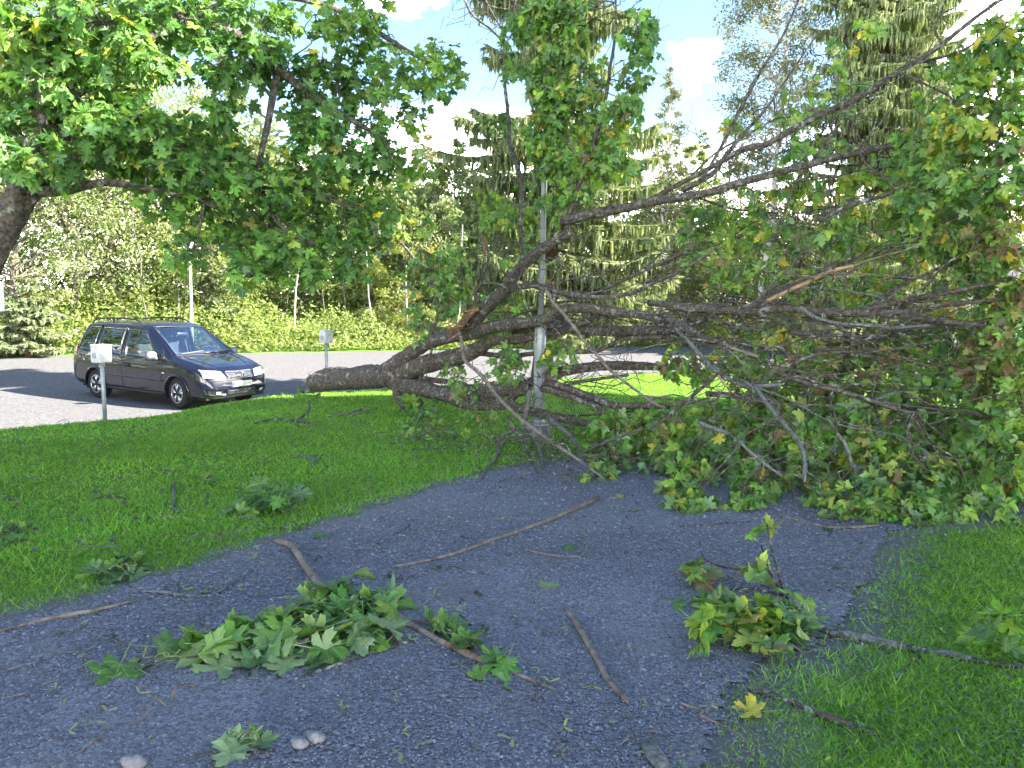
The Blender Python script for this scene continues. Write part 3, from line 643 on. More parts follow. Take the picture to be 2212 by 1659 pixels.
flimb(R6, [(1000, 1180, 12), (1060, 1270, 13), (1100, 1400, 10)], -1.2, 'branch', M_LICHEN, n=7)
flimb(R6, [(560, 770, 12), (700, 820, 14), (850, 870, 15), (1100, 930, 15), (1400, 1030, 13), (1520, 1050, 9)], -.7, n=8)
flimb(R6, [(360, 1230, 10), (460, 1320, 10), (560, 1400, 10), (650, 1460, 6)], -1.6, 'branch', M_LICHEN, n=7)
flimb(R6, [(100, 1110, 16), (200, 1150, 16), (300, 1180, 12)], -.8, 'branch', M_LICHEN, n=7)
# torn wood where the fork split
tb = MB()
tp = [R5(945, 548), R5(1000, 480), R5(1060, 415), R5(1105, 368), R5(1155, 358), R5(1150, 385), R5(1105, 420), R5(1060, 480), R5(1030, 520)]
fa = [P(u, v, dfall(u)-.52) for u, v in tp]; bb = [P(u, v, dfall(u)-.30) for u, v in tp]; n_ = len(tp)
tb.add(fa+bb, [tuple(range(n_-1, -1, -1)), tuple(range(n_, 2*n_))]+[(i, (i+1) % n_, n_+(i+1) % n_, n_+i) for i in range(n_)])
part('torn_wood', tb.mesh('torn_wood'), M_TORN, ft)
for (X_, Y_, dx, dy, n_s, o_) in ((1000, 500, 60, 60, 7, -.45), (1120, 385, 40, 30, 5, -.45), (70, 850, 14, 55, 9, .0)):
    for k in range(n_s):      # splinters at the breaks
        u0, v0 = R5(X_+rng.uniform(-dx, dx)*.5, Y_+rng.uniform(-dy, dy)*.8); a_ = P(u0, v0, dfall(u0)+o_+rng.uniform(-.1, .1)); b_ = a_+np.array([-.10-.12*rng.uniform(), rng.normal(0, .04), rng.uniform(-.12, .02) if X_ > 100 else rng.normal(0, .05)])
        me_, _ = limb_mesh('splinter', [a_, (a_+b_)/2, b_], [.018, .012, .002], 5, 2, .25); part('splinter', me_, [M_TORN, M_ORANGE][k % 2], ft)
FS = np.vstack(FSK)
ftw = TubeSet(); flv = Leaves(1)
def fcl(u, v, ru, rv, n, pal='fall', off=0.0, dy=None, size=.105, droop=.8):
    d = dfall(u)+off; d = min(d, ground_depth(u, v+rv*.9)+.1)
    c = P(u, v, d); a = ru*d/FPX; b = rv*d/FPX
    cluster(flv, ftw, FS, c, (a, dy or max(.18, .6*(a+b)/2+.1), b), int(n*2.2), pal, size, droop)
# the tuft standing up against the sky
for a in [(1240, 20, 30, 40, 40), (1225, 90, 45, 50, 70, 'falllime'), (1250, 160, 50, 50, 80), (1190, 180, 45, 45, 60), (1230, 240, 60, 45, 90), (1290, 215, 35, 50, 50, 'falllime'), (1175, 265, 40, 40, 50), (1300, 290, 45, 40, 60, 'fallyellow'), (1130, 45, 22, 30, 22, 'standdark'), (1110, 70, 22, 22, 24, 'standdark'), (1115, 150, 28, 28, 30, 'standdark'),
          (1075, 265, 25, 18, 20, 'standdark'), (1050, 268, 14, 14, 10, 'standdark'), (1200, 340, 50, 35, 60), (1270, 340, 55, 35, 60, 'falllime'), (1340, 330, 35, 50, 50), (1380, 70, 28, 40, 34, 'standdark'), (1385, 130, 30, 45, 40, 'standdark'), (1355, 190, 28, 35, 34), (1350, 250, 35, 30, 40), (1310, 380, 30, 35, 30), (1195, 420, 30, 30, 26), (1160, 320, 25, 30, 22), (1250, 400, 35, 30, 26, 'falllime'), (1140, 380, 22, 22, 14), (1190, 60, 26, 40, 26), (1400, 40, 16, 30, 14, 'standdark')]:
    fcl(a[0], a[1], a[2], a[3], int(a[4]*.8), a[5] if len(a) > 5 else 'fall', rng.uniform(-.45, .15))
for (u, v) in [(1195, 15), (1205, 60), (1185, 120), (1180, 180), (1190, 235), (1170, 300), (1215, 30), (1182, 340), (1172, 12), (1165, 30), (1180, 8), (1168, 48), (1185, 38)]: fcl(u, v, 26, 32, 26, 'fall', -.45, dy=.12)
# left part
for a in [(1060, 450, 35, 40, 40, 'falllime'), (1110, 480, 40, 40, 44, 'falllime'), (1150, 520, 20, 20, 12), (895, 590, 30, 40, 26), (950, 560, 45, 40, 36), (1000, 590, 40, 50, 40), (960, 640, 45, 45, 40), (905, 690, 25, 45, 30), (930, 480, 25, 25, 14, 'falllime'), (880, 480, 20, 30, 16, 'falllime'), (1010, 660, 35, 45, 30), (1050, 700, 25, 25, 14), (985, 790, 28, 22, 18), (1010, 830, 35, 25, 24), (1080, 780, 35, 35, 34), (1060, 840, 30, 25, 16), (1110, 795, 20, 22, 12), (1195, 770, 28, 28, 24), (1060, 640, 30, 25, 20),
          (905, 880, 30, 25, 24), (930, 905, 30, 20, 20), (905, 940, 25, 14, 12, 'branch'), (980, 945, 25, 12, 10), (1040, 895, 30, 20, 16), (1110, 640, 20, 30, 14), (1210, 450, 25, 20, 10), (1125, 560, 20, 25, 10)]:
    fcl(a[0], a[1], a[2], a[3], a[4], a[5] if len(a) > 5 else 'fall', rng.uniform(-.2, .5), size=.108)
# the great mass on the right: upper veil
up = [(1530, 490, 50, 50), (1590, 510, 55, 45), (1640, 430, 60, 40), (1700, 350, 60, 40), (1620, 260, 45, 28), (1700, 240, 50, 30), (1760, 300, 50, 40), (1800, 130, 32, 45), (1840, 70, 28, 40), (1770, 180, 45, 35), (1840, 210, 30, 40), (1900, 380, 45, 40), (1880, 440, 60, 45), (1760, 470, 70, 45), (1690, 520, 60, 45), (1820, 520, 60, 40), (1560, 590, 55, 30), (1640, 590, 60, 35), (1740, 600, 60, 35), (1500, 540, 35, 40), (1950, 330, 35, 35),
      (2000, 330, 50, 50), (2060, 290, 50, 50), (2060, 180, 55, 40), (2110, 130, 50, 40), (2160, 90, 50, 50), (2190, 170, 40, 60), (2130, 230, 60, 50), (2180, 290, 50, 60), (2100, 340, 60, 50), (2020, 410, 60, 50), (2160, 400, 60, 50), (2080, 440, 60, 50), (2190, 480, 45, 60), (2120, 530, 60, 50), (2020, 510, 60, 40), (1960, 460, 50, 45), (2190, 580, 45, 50), (2080, 610, 50, 30), (1930, 560, 60, 30), (1840, 620, 50, 25), (2200, 30, 25, 25), (2170, 660, 50, 40)]
for (u, v, ru, rv) in up:
    q = rng.uniform()
    fcl(u, v, ru, rv, int((int(ru*rv/58)+6)*(.42 if u < 1960 and v < 480 else .8 if u < 1960 else 1.0)), 'fall' if q < .6 else 'falllime' if q < .9 else 'fallyellow', rng.uniform(.25, 1.5) if u < 1960 else rng.uniform(-.5, 1.0), dy=.4)
for (u, v, ru, rv) in [(1830, 400, 30, 25), (1730, 400, 30, 25), (1860, 640, 40, 20), (2000, 690, 50, 20), (1650, 720, 30, 20), (1940, 620, 35, 20)]: fcl(u, v, ru, rv, 26, 'fallyellow', rng.uniform(.6, 1.4))
for (u, v, ru, rv) in [(2140, 520, 30, 30), (2150, 740, 40, 40), (2180, 820, 30, 50), (2120, 800, 40, 40), (2140, 1060, 35, 22), (2195, 640, 25, 40), (2190, 900, 30, 40)]: fcl(u, v, ru, rv, 40, 'fallbrown', rng.uniform(-.2, .2))
# lower wall and skirt down to the ground
lo = [(1330, 930, 45, 30), (1290, 975, 40, 25), (1390, 950, 50, 35), (1450, 985, 50, 35), (1420, 900, 40, 25), (1350, 1000, 40, 20), (1500, 920, 50, 40), (1560, 960, 50, 40), (1500, 1010, 50, 30), (1590, 900, 50, 35), (1600, 1010, 50, 35), (1530, 800, 45, 35), (1590, 780, 45, 40), (1620, 840, 45, 35), (1470, 780, 30, 35), (1660, 780, 50, 40), (1690, 850, 50, 40), (1650, 930, 50, 40), (1680, 1000, 50, 40), (1640, 1050, 45, 30), (1730, 930, 50, 50), (1760, 820, 60, 40), (1750, 760, 50, 30), (1800, 890, 50, 50), (1780, 990, 55, 45), (1740, 1050, 50, 30), (1830, 800, 60, 40), (1900, 830, 60, 50), (1890, 760, 60, 35), (1880, 920, 60, 50), (1900, 1000, 60, 50), (1850, 1060, 60, 40), (1920, 1080, 50, 40), (1810, 1090, 55, 28), (1980, 870, 60, 50), (1980, 780, 50, 40), (2050, 850, 60, 50), (2060, 760, 60, 40), (2080, 940, 60, 50), (2000, 960, 50, 50), (2140, 870, 50, 50), (2150, 960, 60, 50), (2170, 1040, 50, 45), (2080, 1040, 50, 40), (2020, 1050, 40, 35), (1990, 1090, 40, 20), (2120, 1090, 50, 25), (2200, 760, 40, 50), (2210, 880, 30, 60), (2080, 700, 60, 30), (1960, 710, 50, 28)]
for (u, v, ru, rv) in lo:
    q = rng.uniform()
    fcl(u, v, ru, rv, int((int(ru*rv/48)+6)*(.8 if v < 850 and u < 1950 else 1.0)), 'fall' if q < .55 else 'falllime' if q < .93 else 'fallbrown', rng.uniform(-.6, .5) if v > 850 else rng.uniform(.25, 1.2), dy=.42, size=.11)
for a in [(1465, 1050, 30, 20, 24, 'falllime'), (1490, 1085, 30, 18, 22, 'falllime'), (1455, 1100, 20, 10, 8, 'falllime'), (1590, 1090, 40, 12, 22, 'fall'), (1290, 1025, 30, 14, 14, 'fall'), (1880, 1110, 40, 14, 20, 'falllime'), (2000, 1070, 26, 18, 16, 'fallyellow')]:
    fcl(a[0], a[1], a[2], a[3], a[4], a[5], 0)
# long thin boughs fanning out to the right in front of the leaves
for k in range(64):
    for _ in range(60):
        i = int(rng.integers(0, len(FS))); a = FS[i, :3]; d_ = (a-CAMP)@FWD; u_ = 1106+FPX*((a-CAMP)@CRI)/d_; v_ = 829.5-FPX*((a-CAMP)@CUP)/d_
        if 1150 < u_ < 2000 and 380 < v_ < 900 and .012 < FS[i, 3] < .16: break
    ang_ = math.radians(rng.uniform(-14, 34) if v_ < 720 else rng.uniform(-22, 12)); L = rng.uniform(1.0, 2.8)
    dr = math.cos(ang_)*CRI+math.sin(ang_)*CUP-FWD*rng.uniform(-.25, .35); b = a+unit(dr)*L; b[2] = max(b[2], float(terrain(b[0], b[1]))+.05)
    q = wiggle(a, b, 6, .022); q[1:-1, 2] += np.sin(np.linspace(0, math.pi, 7))[1:-1]*rng.uniform(-.10, .12)
    r0 = min(FS[i, 3]*.6, rng.uniform(.008, .019)); me, qq = limb_mesh('branch', q, np.linspace(r0, .003, 7), 6, 3, .12); part('branch', me, [M_BARK, M_TWIG, M_TWIG, M_LICHEN][k % 4], ft)
    for j in range(int(rng.integers(3, 8))):
        c = qq[int(rng.integers(4, len(qq))), :3]; e = c+unit(unit(dr)*.7+rng.normal(0, .6, 3))*rng.uniform(.15, .55); e[2] = max(e[2], float(terrain(e[0], e[1]))+.02); ftw.add(catmull(wiggle(c, e, 3, .08), 2), np.linspace(.005, .0016, 7), 4, .2)
# bare twigs in the tangle
for k in range(850):
    i = int(rng.integers(0, len(FS))); a = FS[i, :3]
    if a[0] < -2.2 or FS[i, 3] > .10: continue
    L = rng.uniform(.2, .8); b = a+unit(rng.normal(size=3)*[1, .7, .8])*L; b[2] = max(b[2], float(terrain(b[0], b[1]))+.01)
    ftw.add(catmull(wiggle(a, b, 4, .08), 2), np.linspace(min(FS[i, 3]*.5, .007), .002, 9), 5, .2)
    if rng.uniform() < .6:
        c = b+unit(rng.normal(size=3))*L*.5; c[2] = max(c[2], float(terrain(c[0], c[1]))+.01); ftw.add(wiggle((a+b)/2, c, 3, .1), np.linspace(.004, .0015, 4), 4)
# the tangle of twigs on the lawn and path by the post
for k in range(150):
    u, v = (rng.uniform(1050, 1480), rng.uniform(930, 1050)) if k < 110 else (rng.uniform(850, 1000), rng.uniform(930, 985))
    a = G(u, v, rng.uniform(.01, .12)); b = a+np.array([rng.uniform(-.45, .45), rng.uniform(-.3, .3), rng.uniform(-.06, .14)]); b[2] = max(b[2], float(terrain(b[0], b[1]))+.008)
    ftw.add(catmull(wiggle(a, b, 4, .09), 2), np.linspace(.006, .002, 9), 5, .2)
part('twigs', ftw.mesh('twigs'), M_TWIG, ft, kind='stuff')
flv.build(ft, 300)

# ------------------------------------------------------------------ the standing maple on the left
mt = thing('maple_tree', 'standing maple with leaning trunk whose leafy boughs hang over the lawn on the left', 'tree', (-5.6, 6.3, float(terrain(-5.6, 6.3))))
MSK = []
def mlimb(pts, name='branch', n=12, rough=.06):
    Q = np.array([P(u, v, d) for (u, v, r, d) in pts]); R = np.array([r*d/FPX for (u, v, r, d) in pts])
    me, q = limb_mesh(name, Q, R, n, 5, rough); MSK.append(q); part(name, me, M_BARK, mt)
mlimb([(-420, 1230, 66, 6.3), (-300, 1010, 56, 6.35), (-210, 850, 44, 6.4), (-130, 720, 38, 6.4), (-45, 590, 35, 6.4), (5, 495, 33, 6.4), (40, 435, 31, 6.4), (75, 390, 28, 6.45), (105, 345, 26, 6.5), (130, 290, 22, 6.55), (145, 220, 24, 6.6), (160, 130, 20, 6.7), (185, 30, 17, 6.8), (200, -150, 13, 7)], 'trunk', 20, .06)
mlimb([(25, 460, 26, 6.35), (45, 380, 18, 6.3), (75, 290, 17, 6.3), (95, 200, 17, 6.3), (105, 120, 16, 6.4), (130, 30, 13, 6.5), (150, -100, 9, 6.6)])
mlimb([(90, 415, 12, 6.4), (140, 412, 10, 6.35), (200, 398, 9, 6.3), (240, 394, 8, 6.3), (300, 405, 7, 6.35), (370, 418, 6, 6.5), (440, 436, 5, 6.7), (510, 470, 4, 6.9)])
mlimb([(130, 290, 12, 6.55), (200, 240, 10, 6.6), (260, 222, 8, 6.7), (330, 240, 7, 6.9), (420, 290, 6, 7.1), (520, 340, 5, 7.3), (640, 400, 5, 7.4), (740, 440, 4, 7.4)])
mlimb([(150, 210, 12, 6.6), (240, 150, 10, 6.7), (310, 90, 9, 6.8), (380, 40, 7, 7), (450, -20, 5, 7.2)])
mlimb([(160, 130, 12, 6.7), (280, 60, 12, 6.9), (400, 40, 12, 7.1), (520, 80, 11, 7.3), (600, 150, 10, 7.4), (680, 210, 8, 7.5), (760, 260, 6, 7.5), (830, 300, 4, 7.5)])
mlimb([(400, 40, 9, 7.1), (560, -10, 8, 7.3), (700, 10, 7, 7.6), (800, 60, 6, 7.8), (880, 110, 5, 7.9), (960, 150, 3, 7.9)])
mlimb([(600, 150, 8, 7.4), (580, 260, 7, 7.3), (560, 380, 6, 7.2), (600, 480, 5, 7.1), (680, 530, 4, 7.0)])
mlimb([(240, 222, 6, 6.6), (215, 280, 5, 6.5), (200, 330, 4, 6.4), (190, 380, 3, 6.4)], n=7)
mlimb([(225, 240, 5, 6.6), (260, 300, 4, 6.6), (300, 360, 3, 6.7)], n=7)
mlimb([(440, 436, 4, 6.7), (430, 500, 3, 6.7), (415, 540, 2.5, 6.7)], n=6)
MS = np.vstack(MSK); mtw = TubeSet(); mlv = Leaves()
def mcl(u, v, ru, rv, n, pal='stand', d=6.9, dy=.45, size=.094):
    a = ru*d/FPX; b = rv*d/FPX; cluster(mlv, mtw, MS, P(u, v, d), (a, dy, b), int(n*1.6), pal, size, .5, floor=False, stand=True)
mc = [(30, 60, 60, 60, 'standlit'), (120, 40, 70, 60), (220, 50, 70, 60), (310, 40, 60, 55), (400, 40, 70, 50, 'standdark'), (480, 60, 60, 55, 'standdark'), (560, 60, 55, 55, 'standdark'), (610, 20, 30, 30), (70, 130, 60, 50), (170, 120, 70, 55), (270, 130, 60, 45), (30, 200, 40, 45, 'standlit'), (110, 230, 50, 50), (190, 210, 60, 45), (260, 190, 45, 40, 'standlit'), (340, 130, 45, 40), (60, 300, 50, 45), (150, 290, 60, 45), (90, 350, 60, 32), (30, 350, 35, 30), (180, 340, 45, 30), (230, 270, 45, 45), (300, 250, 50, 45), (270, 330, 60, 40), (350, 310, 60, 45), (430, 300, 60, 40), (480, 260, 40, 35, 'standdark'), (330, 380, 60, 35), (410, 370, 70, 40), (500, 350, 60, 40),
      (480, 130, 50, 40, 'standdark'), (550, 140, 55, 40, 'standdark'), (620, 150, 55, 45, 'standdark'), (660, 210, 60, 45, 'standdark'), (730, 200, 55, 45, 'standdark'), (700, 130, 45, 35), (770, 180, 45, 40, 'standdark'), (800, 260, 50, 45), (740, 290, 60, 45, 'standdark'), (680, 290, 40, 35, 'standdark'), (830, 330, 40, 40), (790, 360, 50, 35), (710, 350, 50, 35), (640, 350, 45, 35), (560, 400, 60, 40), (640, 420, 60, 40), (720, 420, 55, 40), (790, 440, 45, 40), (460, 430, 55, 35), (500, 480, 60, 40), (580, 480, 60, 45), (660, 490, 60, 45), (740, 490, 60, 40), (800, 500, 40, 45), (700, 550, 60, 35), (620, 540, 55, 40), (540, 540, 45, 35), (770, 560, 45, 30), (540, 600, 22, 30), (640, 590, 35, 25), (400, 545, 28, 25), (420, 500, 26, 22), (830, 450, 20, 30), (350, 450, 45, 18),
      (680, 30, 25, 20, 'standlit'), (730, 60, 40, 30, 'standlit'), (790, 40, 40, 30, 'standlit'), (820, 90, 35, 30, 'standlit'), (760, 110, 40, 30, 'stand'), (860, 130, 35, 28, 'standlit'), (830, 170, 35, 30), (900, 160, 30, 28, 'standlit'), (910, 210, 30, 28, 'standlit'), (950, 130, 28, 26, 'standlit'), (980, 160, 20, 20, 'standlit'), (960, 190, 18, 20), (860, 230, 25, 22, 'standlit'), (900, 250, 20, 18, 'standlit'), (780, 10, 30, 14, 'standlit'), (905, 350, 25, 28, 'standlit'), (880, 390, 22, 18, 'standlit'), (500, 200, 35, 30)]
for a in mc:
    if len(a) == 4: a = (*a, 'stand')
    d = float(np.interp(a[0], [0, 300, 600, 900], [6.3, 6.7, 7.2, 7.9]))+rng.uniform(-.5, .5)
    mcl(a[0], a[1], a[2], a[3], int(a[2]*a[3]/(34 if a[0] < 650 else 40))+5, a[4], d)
# crown above and behind the picture's edge
for k in range(60):
    mcl(rng.uniform(-500, 700), rng.uniform(-500, -40), 90, 70, 22, 'stand', rng.uniform(5.8, 8.5))
part('twigs', mtw.mesh('twigs'), M_TWIG, mt, kind='stuff')
mlv.build(mt, 300)

# ------------------------------------------------------------------ apartment house added out of view on the right to shade the path
def off_house():
    A, B, Cc, D = np.array([(12.5, 7.7), (24.0, 12.2), (31.0, -6.0), (19.5, -10.5)])
    t = thing('shade_house', 'tall light rendered apartment house added out of view to shade the path', 'building', ((A+Cc)/2).tolist()+[-.2])
    mw = noisy('house_render', (.52, .46, .36), (.60, .54, .43), 3, .9, .2); mgl = simple('house_glass', (.02, .03, .04), .05); mfr = simple('house_frame', (.75, .75, .73), .5)
    w = MB(); H = 14.0; pts = [A, B, Cc, D]
    v = [(*p, -.6) for p in pts]+[(*p, H) for p in pts]
    w.add(v, [(0, 1, 5, 4), (1, 2, 6, 5), (2, 3, 7, 6), (3, 0, 4, 7)]); part('wall', w.mesh('wall'), mw, t)
    r = MB(); c = (A+Cc)/2
    v = [(*(c+(p-c)*1.03), H) for p in pts]+[(*(c+(p-c)*1.03), H+.35) for p in pts]
    r.add(v, [(3, 2, 1, 0), (4, 5, 6, 7), (0, 1, 5, 4), (1, 2, 6, 5), (2, 3, 7, 6), (3, 0, 4, 7)]); part('roof', r.mesh('roof'), simple('roof_sheet', (.08, .08, .085), .6), t)
    gl = MB(); fr = MB()
    for a, b in ((A, B), (D, A)):
        L = np.linalg.norm(b-a); d = (b-a)/L; n = np.array([d[1], -d[0]]); n = n if n@((a+b)/2-c) > 0 else -n
        for k in range(int(L//2.6)):
            for fl in range(5):
                p = a+d*(1.6+k*2.6); z = 1.9+fl*2.75; an = math.atan2(d[1], d[0])
                fr.box((*(p+n*.02), z), (1.5, .08, 1.5), an); gl.box((*(p+n*.045), z), (1.36, .06, 1.36), an)
    part('window', fr.mesh('window'), mfr, t, kind='stuff'); part('pane', gl.mesh('pane'), mgl, t, kind='stuff')
off_house()

# ------------------------------------------------------------------ woodland
def rhombi(c, size, nrm, asp=.6):
    n = len(c); nrm = unit(nrm); r = rng.normal(size=(n, 3)); x = unit(np.cross(nrm, r)); y = np.cross(nrm, x)
    s = np.asarray(size)[:, None]
    s = s*1.2
    V = np.stack([c-y*s*.9-x*s*asp*.55, c-y*s*.7+x*s*asp+nrm*s*.15, c+y*s*1.1], 1).reshape(-1, 3)
    return V, np.arange(3*n).reshape(-1, 3)
def dec_tree(name, label, cat, base, h, crown, nleaf, lsize, cols, tr=.12, tmat=None, clear=.25, nclump=70, group=None, droop=0.0, sparse=.0):
    """crown: half-width at fractions of the height, list of (f, r)"""
    base = np.asarray(base, float); t = thing(name, label, cat, base, group=group)
    lean = rng.normal(0, .02*h, 2)
    ctr = lambda f: np.array([base[0]+lean[0]*f, base[1]+lean[1]*f, base[2]+h*f])
    ff = np.linspace(0, .97, 9); q = np.array([ctr(f) for f in ff]); q[1:-1, :2] += rng.normal(0, .012*h, (7, 2))
    ts = TubeSet(); ts.add(catmull(q, 3), np.interp(np.linspace(0, 1, 25), [0, .05, 1], [tr*1.3, tr, .012]), 8, .08)
    cf, cw = np.array(crown).T
    fs = rng.uniform(cf[0], cf[-1], nclump*3); w = np.interp(fs, cf, cw); k = rng.uniform(0, cw.max(), len(fs)) < w+.15*cw.max(); fs, w = fs[k][:nclump], w[k][:nclump]
    an = rng.uniform(0, 6.28, len(fs)); rr = w*rng.uniform(.25, 1.05, len(fs))**.6
    cc = np.array([ctr(f) for f in fs])+np.stack([np.cos(an)*rr, np.sin(an)*rr, -droop*rr+rng.normal(0, .1, len(fs))], 1)
    for i in range(0, len(fs)):
        if rng.uniform() < .6:
            a = ctr(max(fs[i]-.06-.04*rr[i]/max(.3, cw.max()), .12)); ts.add(wiggle(a, cc[i], 4, .05), np.linspace(tr*.28, .008, 5), 4)
    part('trunk', ts.mesh('trunk'), tmat or M_DBARK, t)
    m = nleaf//len(fs); cr_ = np.clip(w*.34, .22, 1.1)*(1.0 if cw.max() > 1.7 else 1.55)*rng.uniform(.6, 1.35, len(fs))
    e = rng.normal(size=(len(fs), m, 3)); e = unit(e)*rng.uniform(0, 1, (len(fs), m, 1))**.45*np.array([1, 1, .62])
    p = (cc[:, None]+e*cr_[:, None, None]).reshape(-1, 3)
    nr = unit(e.reshape(-1, 3))*.6+np.array([0, 0, .55])+rng.normal(0, .55, (len(p), 3))
    V, F_ = rhombi(p, lsize*rng.uniform(.6, 1.3, len(p)), nr, .62)
    cols = np.asarray(cols); base_c = cols[rng.integers(0, len(cols), len(fs))]*rng.uniform(.8, 1.2, (len(fs), 1))
    c = np.repeat(base_c, m, 0)*rng.uniform(.75, 1.25, (len(p), 1))
    part('crown', mesh_np('crown', V, F_, np.repeat(c, 3, 0)), M_FARLEAF, t, kind='stuff'); return t
def spruce(name, label, base, h, r0, z0, nb, ntw, tr, hang=.45, group=None, cols=((.25, .30, .145), (.30, .335, .18), (.18, .225, .12)), wfac=1.0, gap=None, prof=None, up=.10):
    base = np.asarray(base, float); t = thing(name, label, 'spruce', base, group=group)
    ts = TubeSet(); zz = np.linspace(0, h, 14); q = np.column_stack([base[0]+.01*h*np.sin(zz*.3), np.full(14, base[1]), base[2]+zz])
    ts.add(q, np.interp(zz, [0, .5, h], [tr*1.25, tr, .02]), 12, .06)
    T3 = []; C3 = []; cols = np.asarray(cols)
    zs = np.sort(rng.uniform(z0, h*.985, nb)); az = (np.arange(nb)*2.399+rng.normal(0, .25, nb))
    for z, a in zip(zs, az):
        f = (z-z0)/(h-z0)
        L = r0*(np.interp(f, *prof) if prof else (1-f)**.8)*rng.uniform(.5, 1.15)+.12
        if gap and gap[0] < z < gap[1]:
            L *= gap[2]
        d = np.array([math.cos(a), math.sin(a), 0]); s = np.linspace(0, 1, 9)
        dp = rng.uniform(.35, 1.5); dz = L*(.16*s-.62*dp*s**1.5+.42*dp*s**3) if f < .75 else L*(.30*s)
        br = base+np.array([.01*h*math.sin(z*.3), 0, z])+d*(L*s)[:, None]; br[:, 2] += dz
        ts.add(br, np.linspace(max(.012, tr*.13), .005, 9), 5, .1)
        n = max(6, int(ntw*L/r0)); sp = rng.uniform(.12, 1, n)**.8; p = np.stack([np.interp(sp, s, br[:, k]) for k in range(3)], 1)
        sd = np.where(rng.uniform(0, 1, n) < .5, 1, -1); lat = np.stack([-d[1]*sd, d[0]*sd, 0*sd], 1)
        wl = L*.42*(1.05-sp)+.08; off = rng.uniform(.05, 1, n)*wl
        # flat side sprays running out and down, then hanging tassels
        root = p+lat*(off*.35)[:, None]; tipd = lat*off[:, None]*.7+d*off[:, None]*.6; tipd[:, 2] -= .12*off
        hl = hang*rng.uniform(.12, 1.0, n)**1.3*1.2*(1-.55*sp)*(.6 if f > .8 else 1)
        mid = root+tipd; end = mid+np.stack([rng.normal(0, .03, n), rng.normal(0, .03, n), -hl], 1)
        wv = (.020+.018*rng.uniform(0, 1, n))*wfac
        ph = rng.uniform(0, 6.28, n); pr = np.stack([np.cos(ph), np.sin(ph), 0*ph], 1)*wv[:, None]
        cc = cols[rng.integers(0, len(cols), n)]*rng.uniform(.7, 1.3, (n, 1))
        up_ = np.array([0, 0, 1.0])
        def q4(a_, b_, c_, d_, col): T3.append(np.stack([a_, b_, c_], 1)); C3.append(col); T3.append(np.stack([a_, c_, d_], 1)); C3.append(col)
        def t3(a_, b_, c_, col): T3.append(np.stack([a_, b_, c_], 1)); C3.append(col)
        wx = unit(np.cross(tipd, up_))*wv[:, None]*1.3; m1 = mid*.55+end*.45
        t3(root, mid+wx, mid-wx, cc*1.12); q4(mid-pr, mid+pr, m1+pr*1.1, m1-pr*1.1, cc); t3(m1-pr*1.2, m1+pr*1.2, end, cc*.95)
        pr2 = np.stack([-pr[:, 1], pr[:, 0], pr[:, 2]], 1); t3(mid-pr2, mid+pr2, end, cc)
        for rep_ in range(2):      # flat fluffy side sprays that catch the sun
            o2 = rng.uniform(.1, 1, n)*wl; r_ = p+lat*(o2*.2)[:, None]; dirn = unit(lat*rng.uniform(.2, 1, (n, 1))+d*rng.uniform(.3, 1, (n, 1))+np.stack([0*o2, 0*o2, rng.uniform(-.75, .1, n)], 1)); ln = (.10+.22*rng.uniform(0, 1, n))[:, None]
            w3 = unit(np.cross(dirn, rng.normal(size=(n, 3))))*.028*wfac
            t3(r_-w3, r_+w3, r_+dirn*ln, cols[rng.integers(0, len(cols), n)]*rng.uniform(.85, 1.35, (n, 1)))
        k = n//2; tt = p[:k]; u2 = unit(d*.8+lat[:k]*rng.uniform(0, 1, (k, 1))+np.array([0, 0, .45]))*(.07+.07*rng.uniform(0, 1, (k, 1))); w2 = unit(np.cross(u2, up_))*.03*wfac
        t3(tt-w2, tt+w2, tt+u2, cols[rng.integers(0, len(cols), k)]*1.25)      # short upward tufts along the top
    part('trunk', ts.mesh('trunk'), M_SBARK, t)
    V = np.concatenate(T3); C = np.concatenate(C3)
    part('needles', mesh_np('needles', V.reshape(-1, 3), np.arange(3*len(V)).reshape(-1, 3), np.repeat(C, 3, 0)), M_NEEDLE, t, kind='stuff'); return t

PALEG = [(.22, .28, .11), (.26, .31, .14), (.18, .25, .085), (.28, .32, .14)]
MIDG = [(.14, .20, .05), (.18, .24, .065), (.11, .165, .045)]
GOLD = [(.28, .27, .14), (.24, .245, .12), (.21, .23, .11)]
def at(u, v, d):
    p = P(u, v, d); return np.array([p[0], p[1], -.86])
def hgt(v, d, u=1106): return P(u, v, d)[2]+.86
broad = [(0, .15), (.2, .75), (.5, 1), (.8, .7), (1, .1)]
def bc(w, lo=.12): return [(lo, w*.45), (lo+.2, w*.85), (.55, w), (.8, w*.66), (1.0, w*.08)]
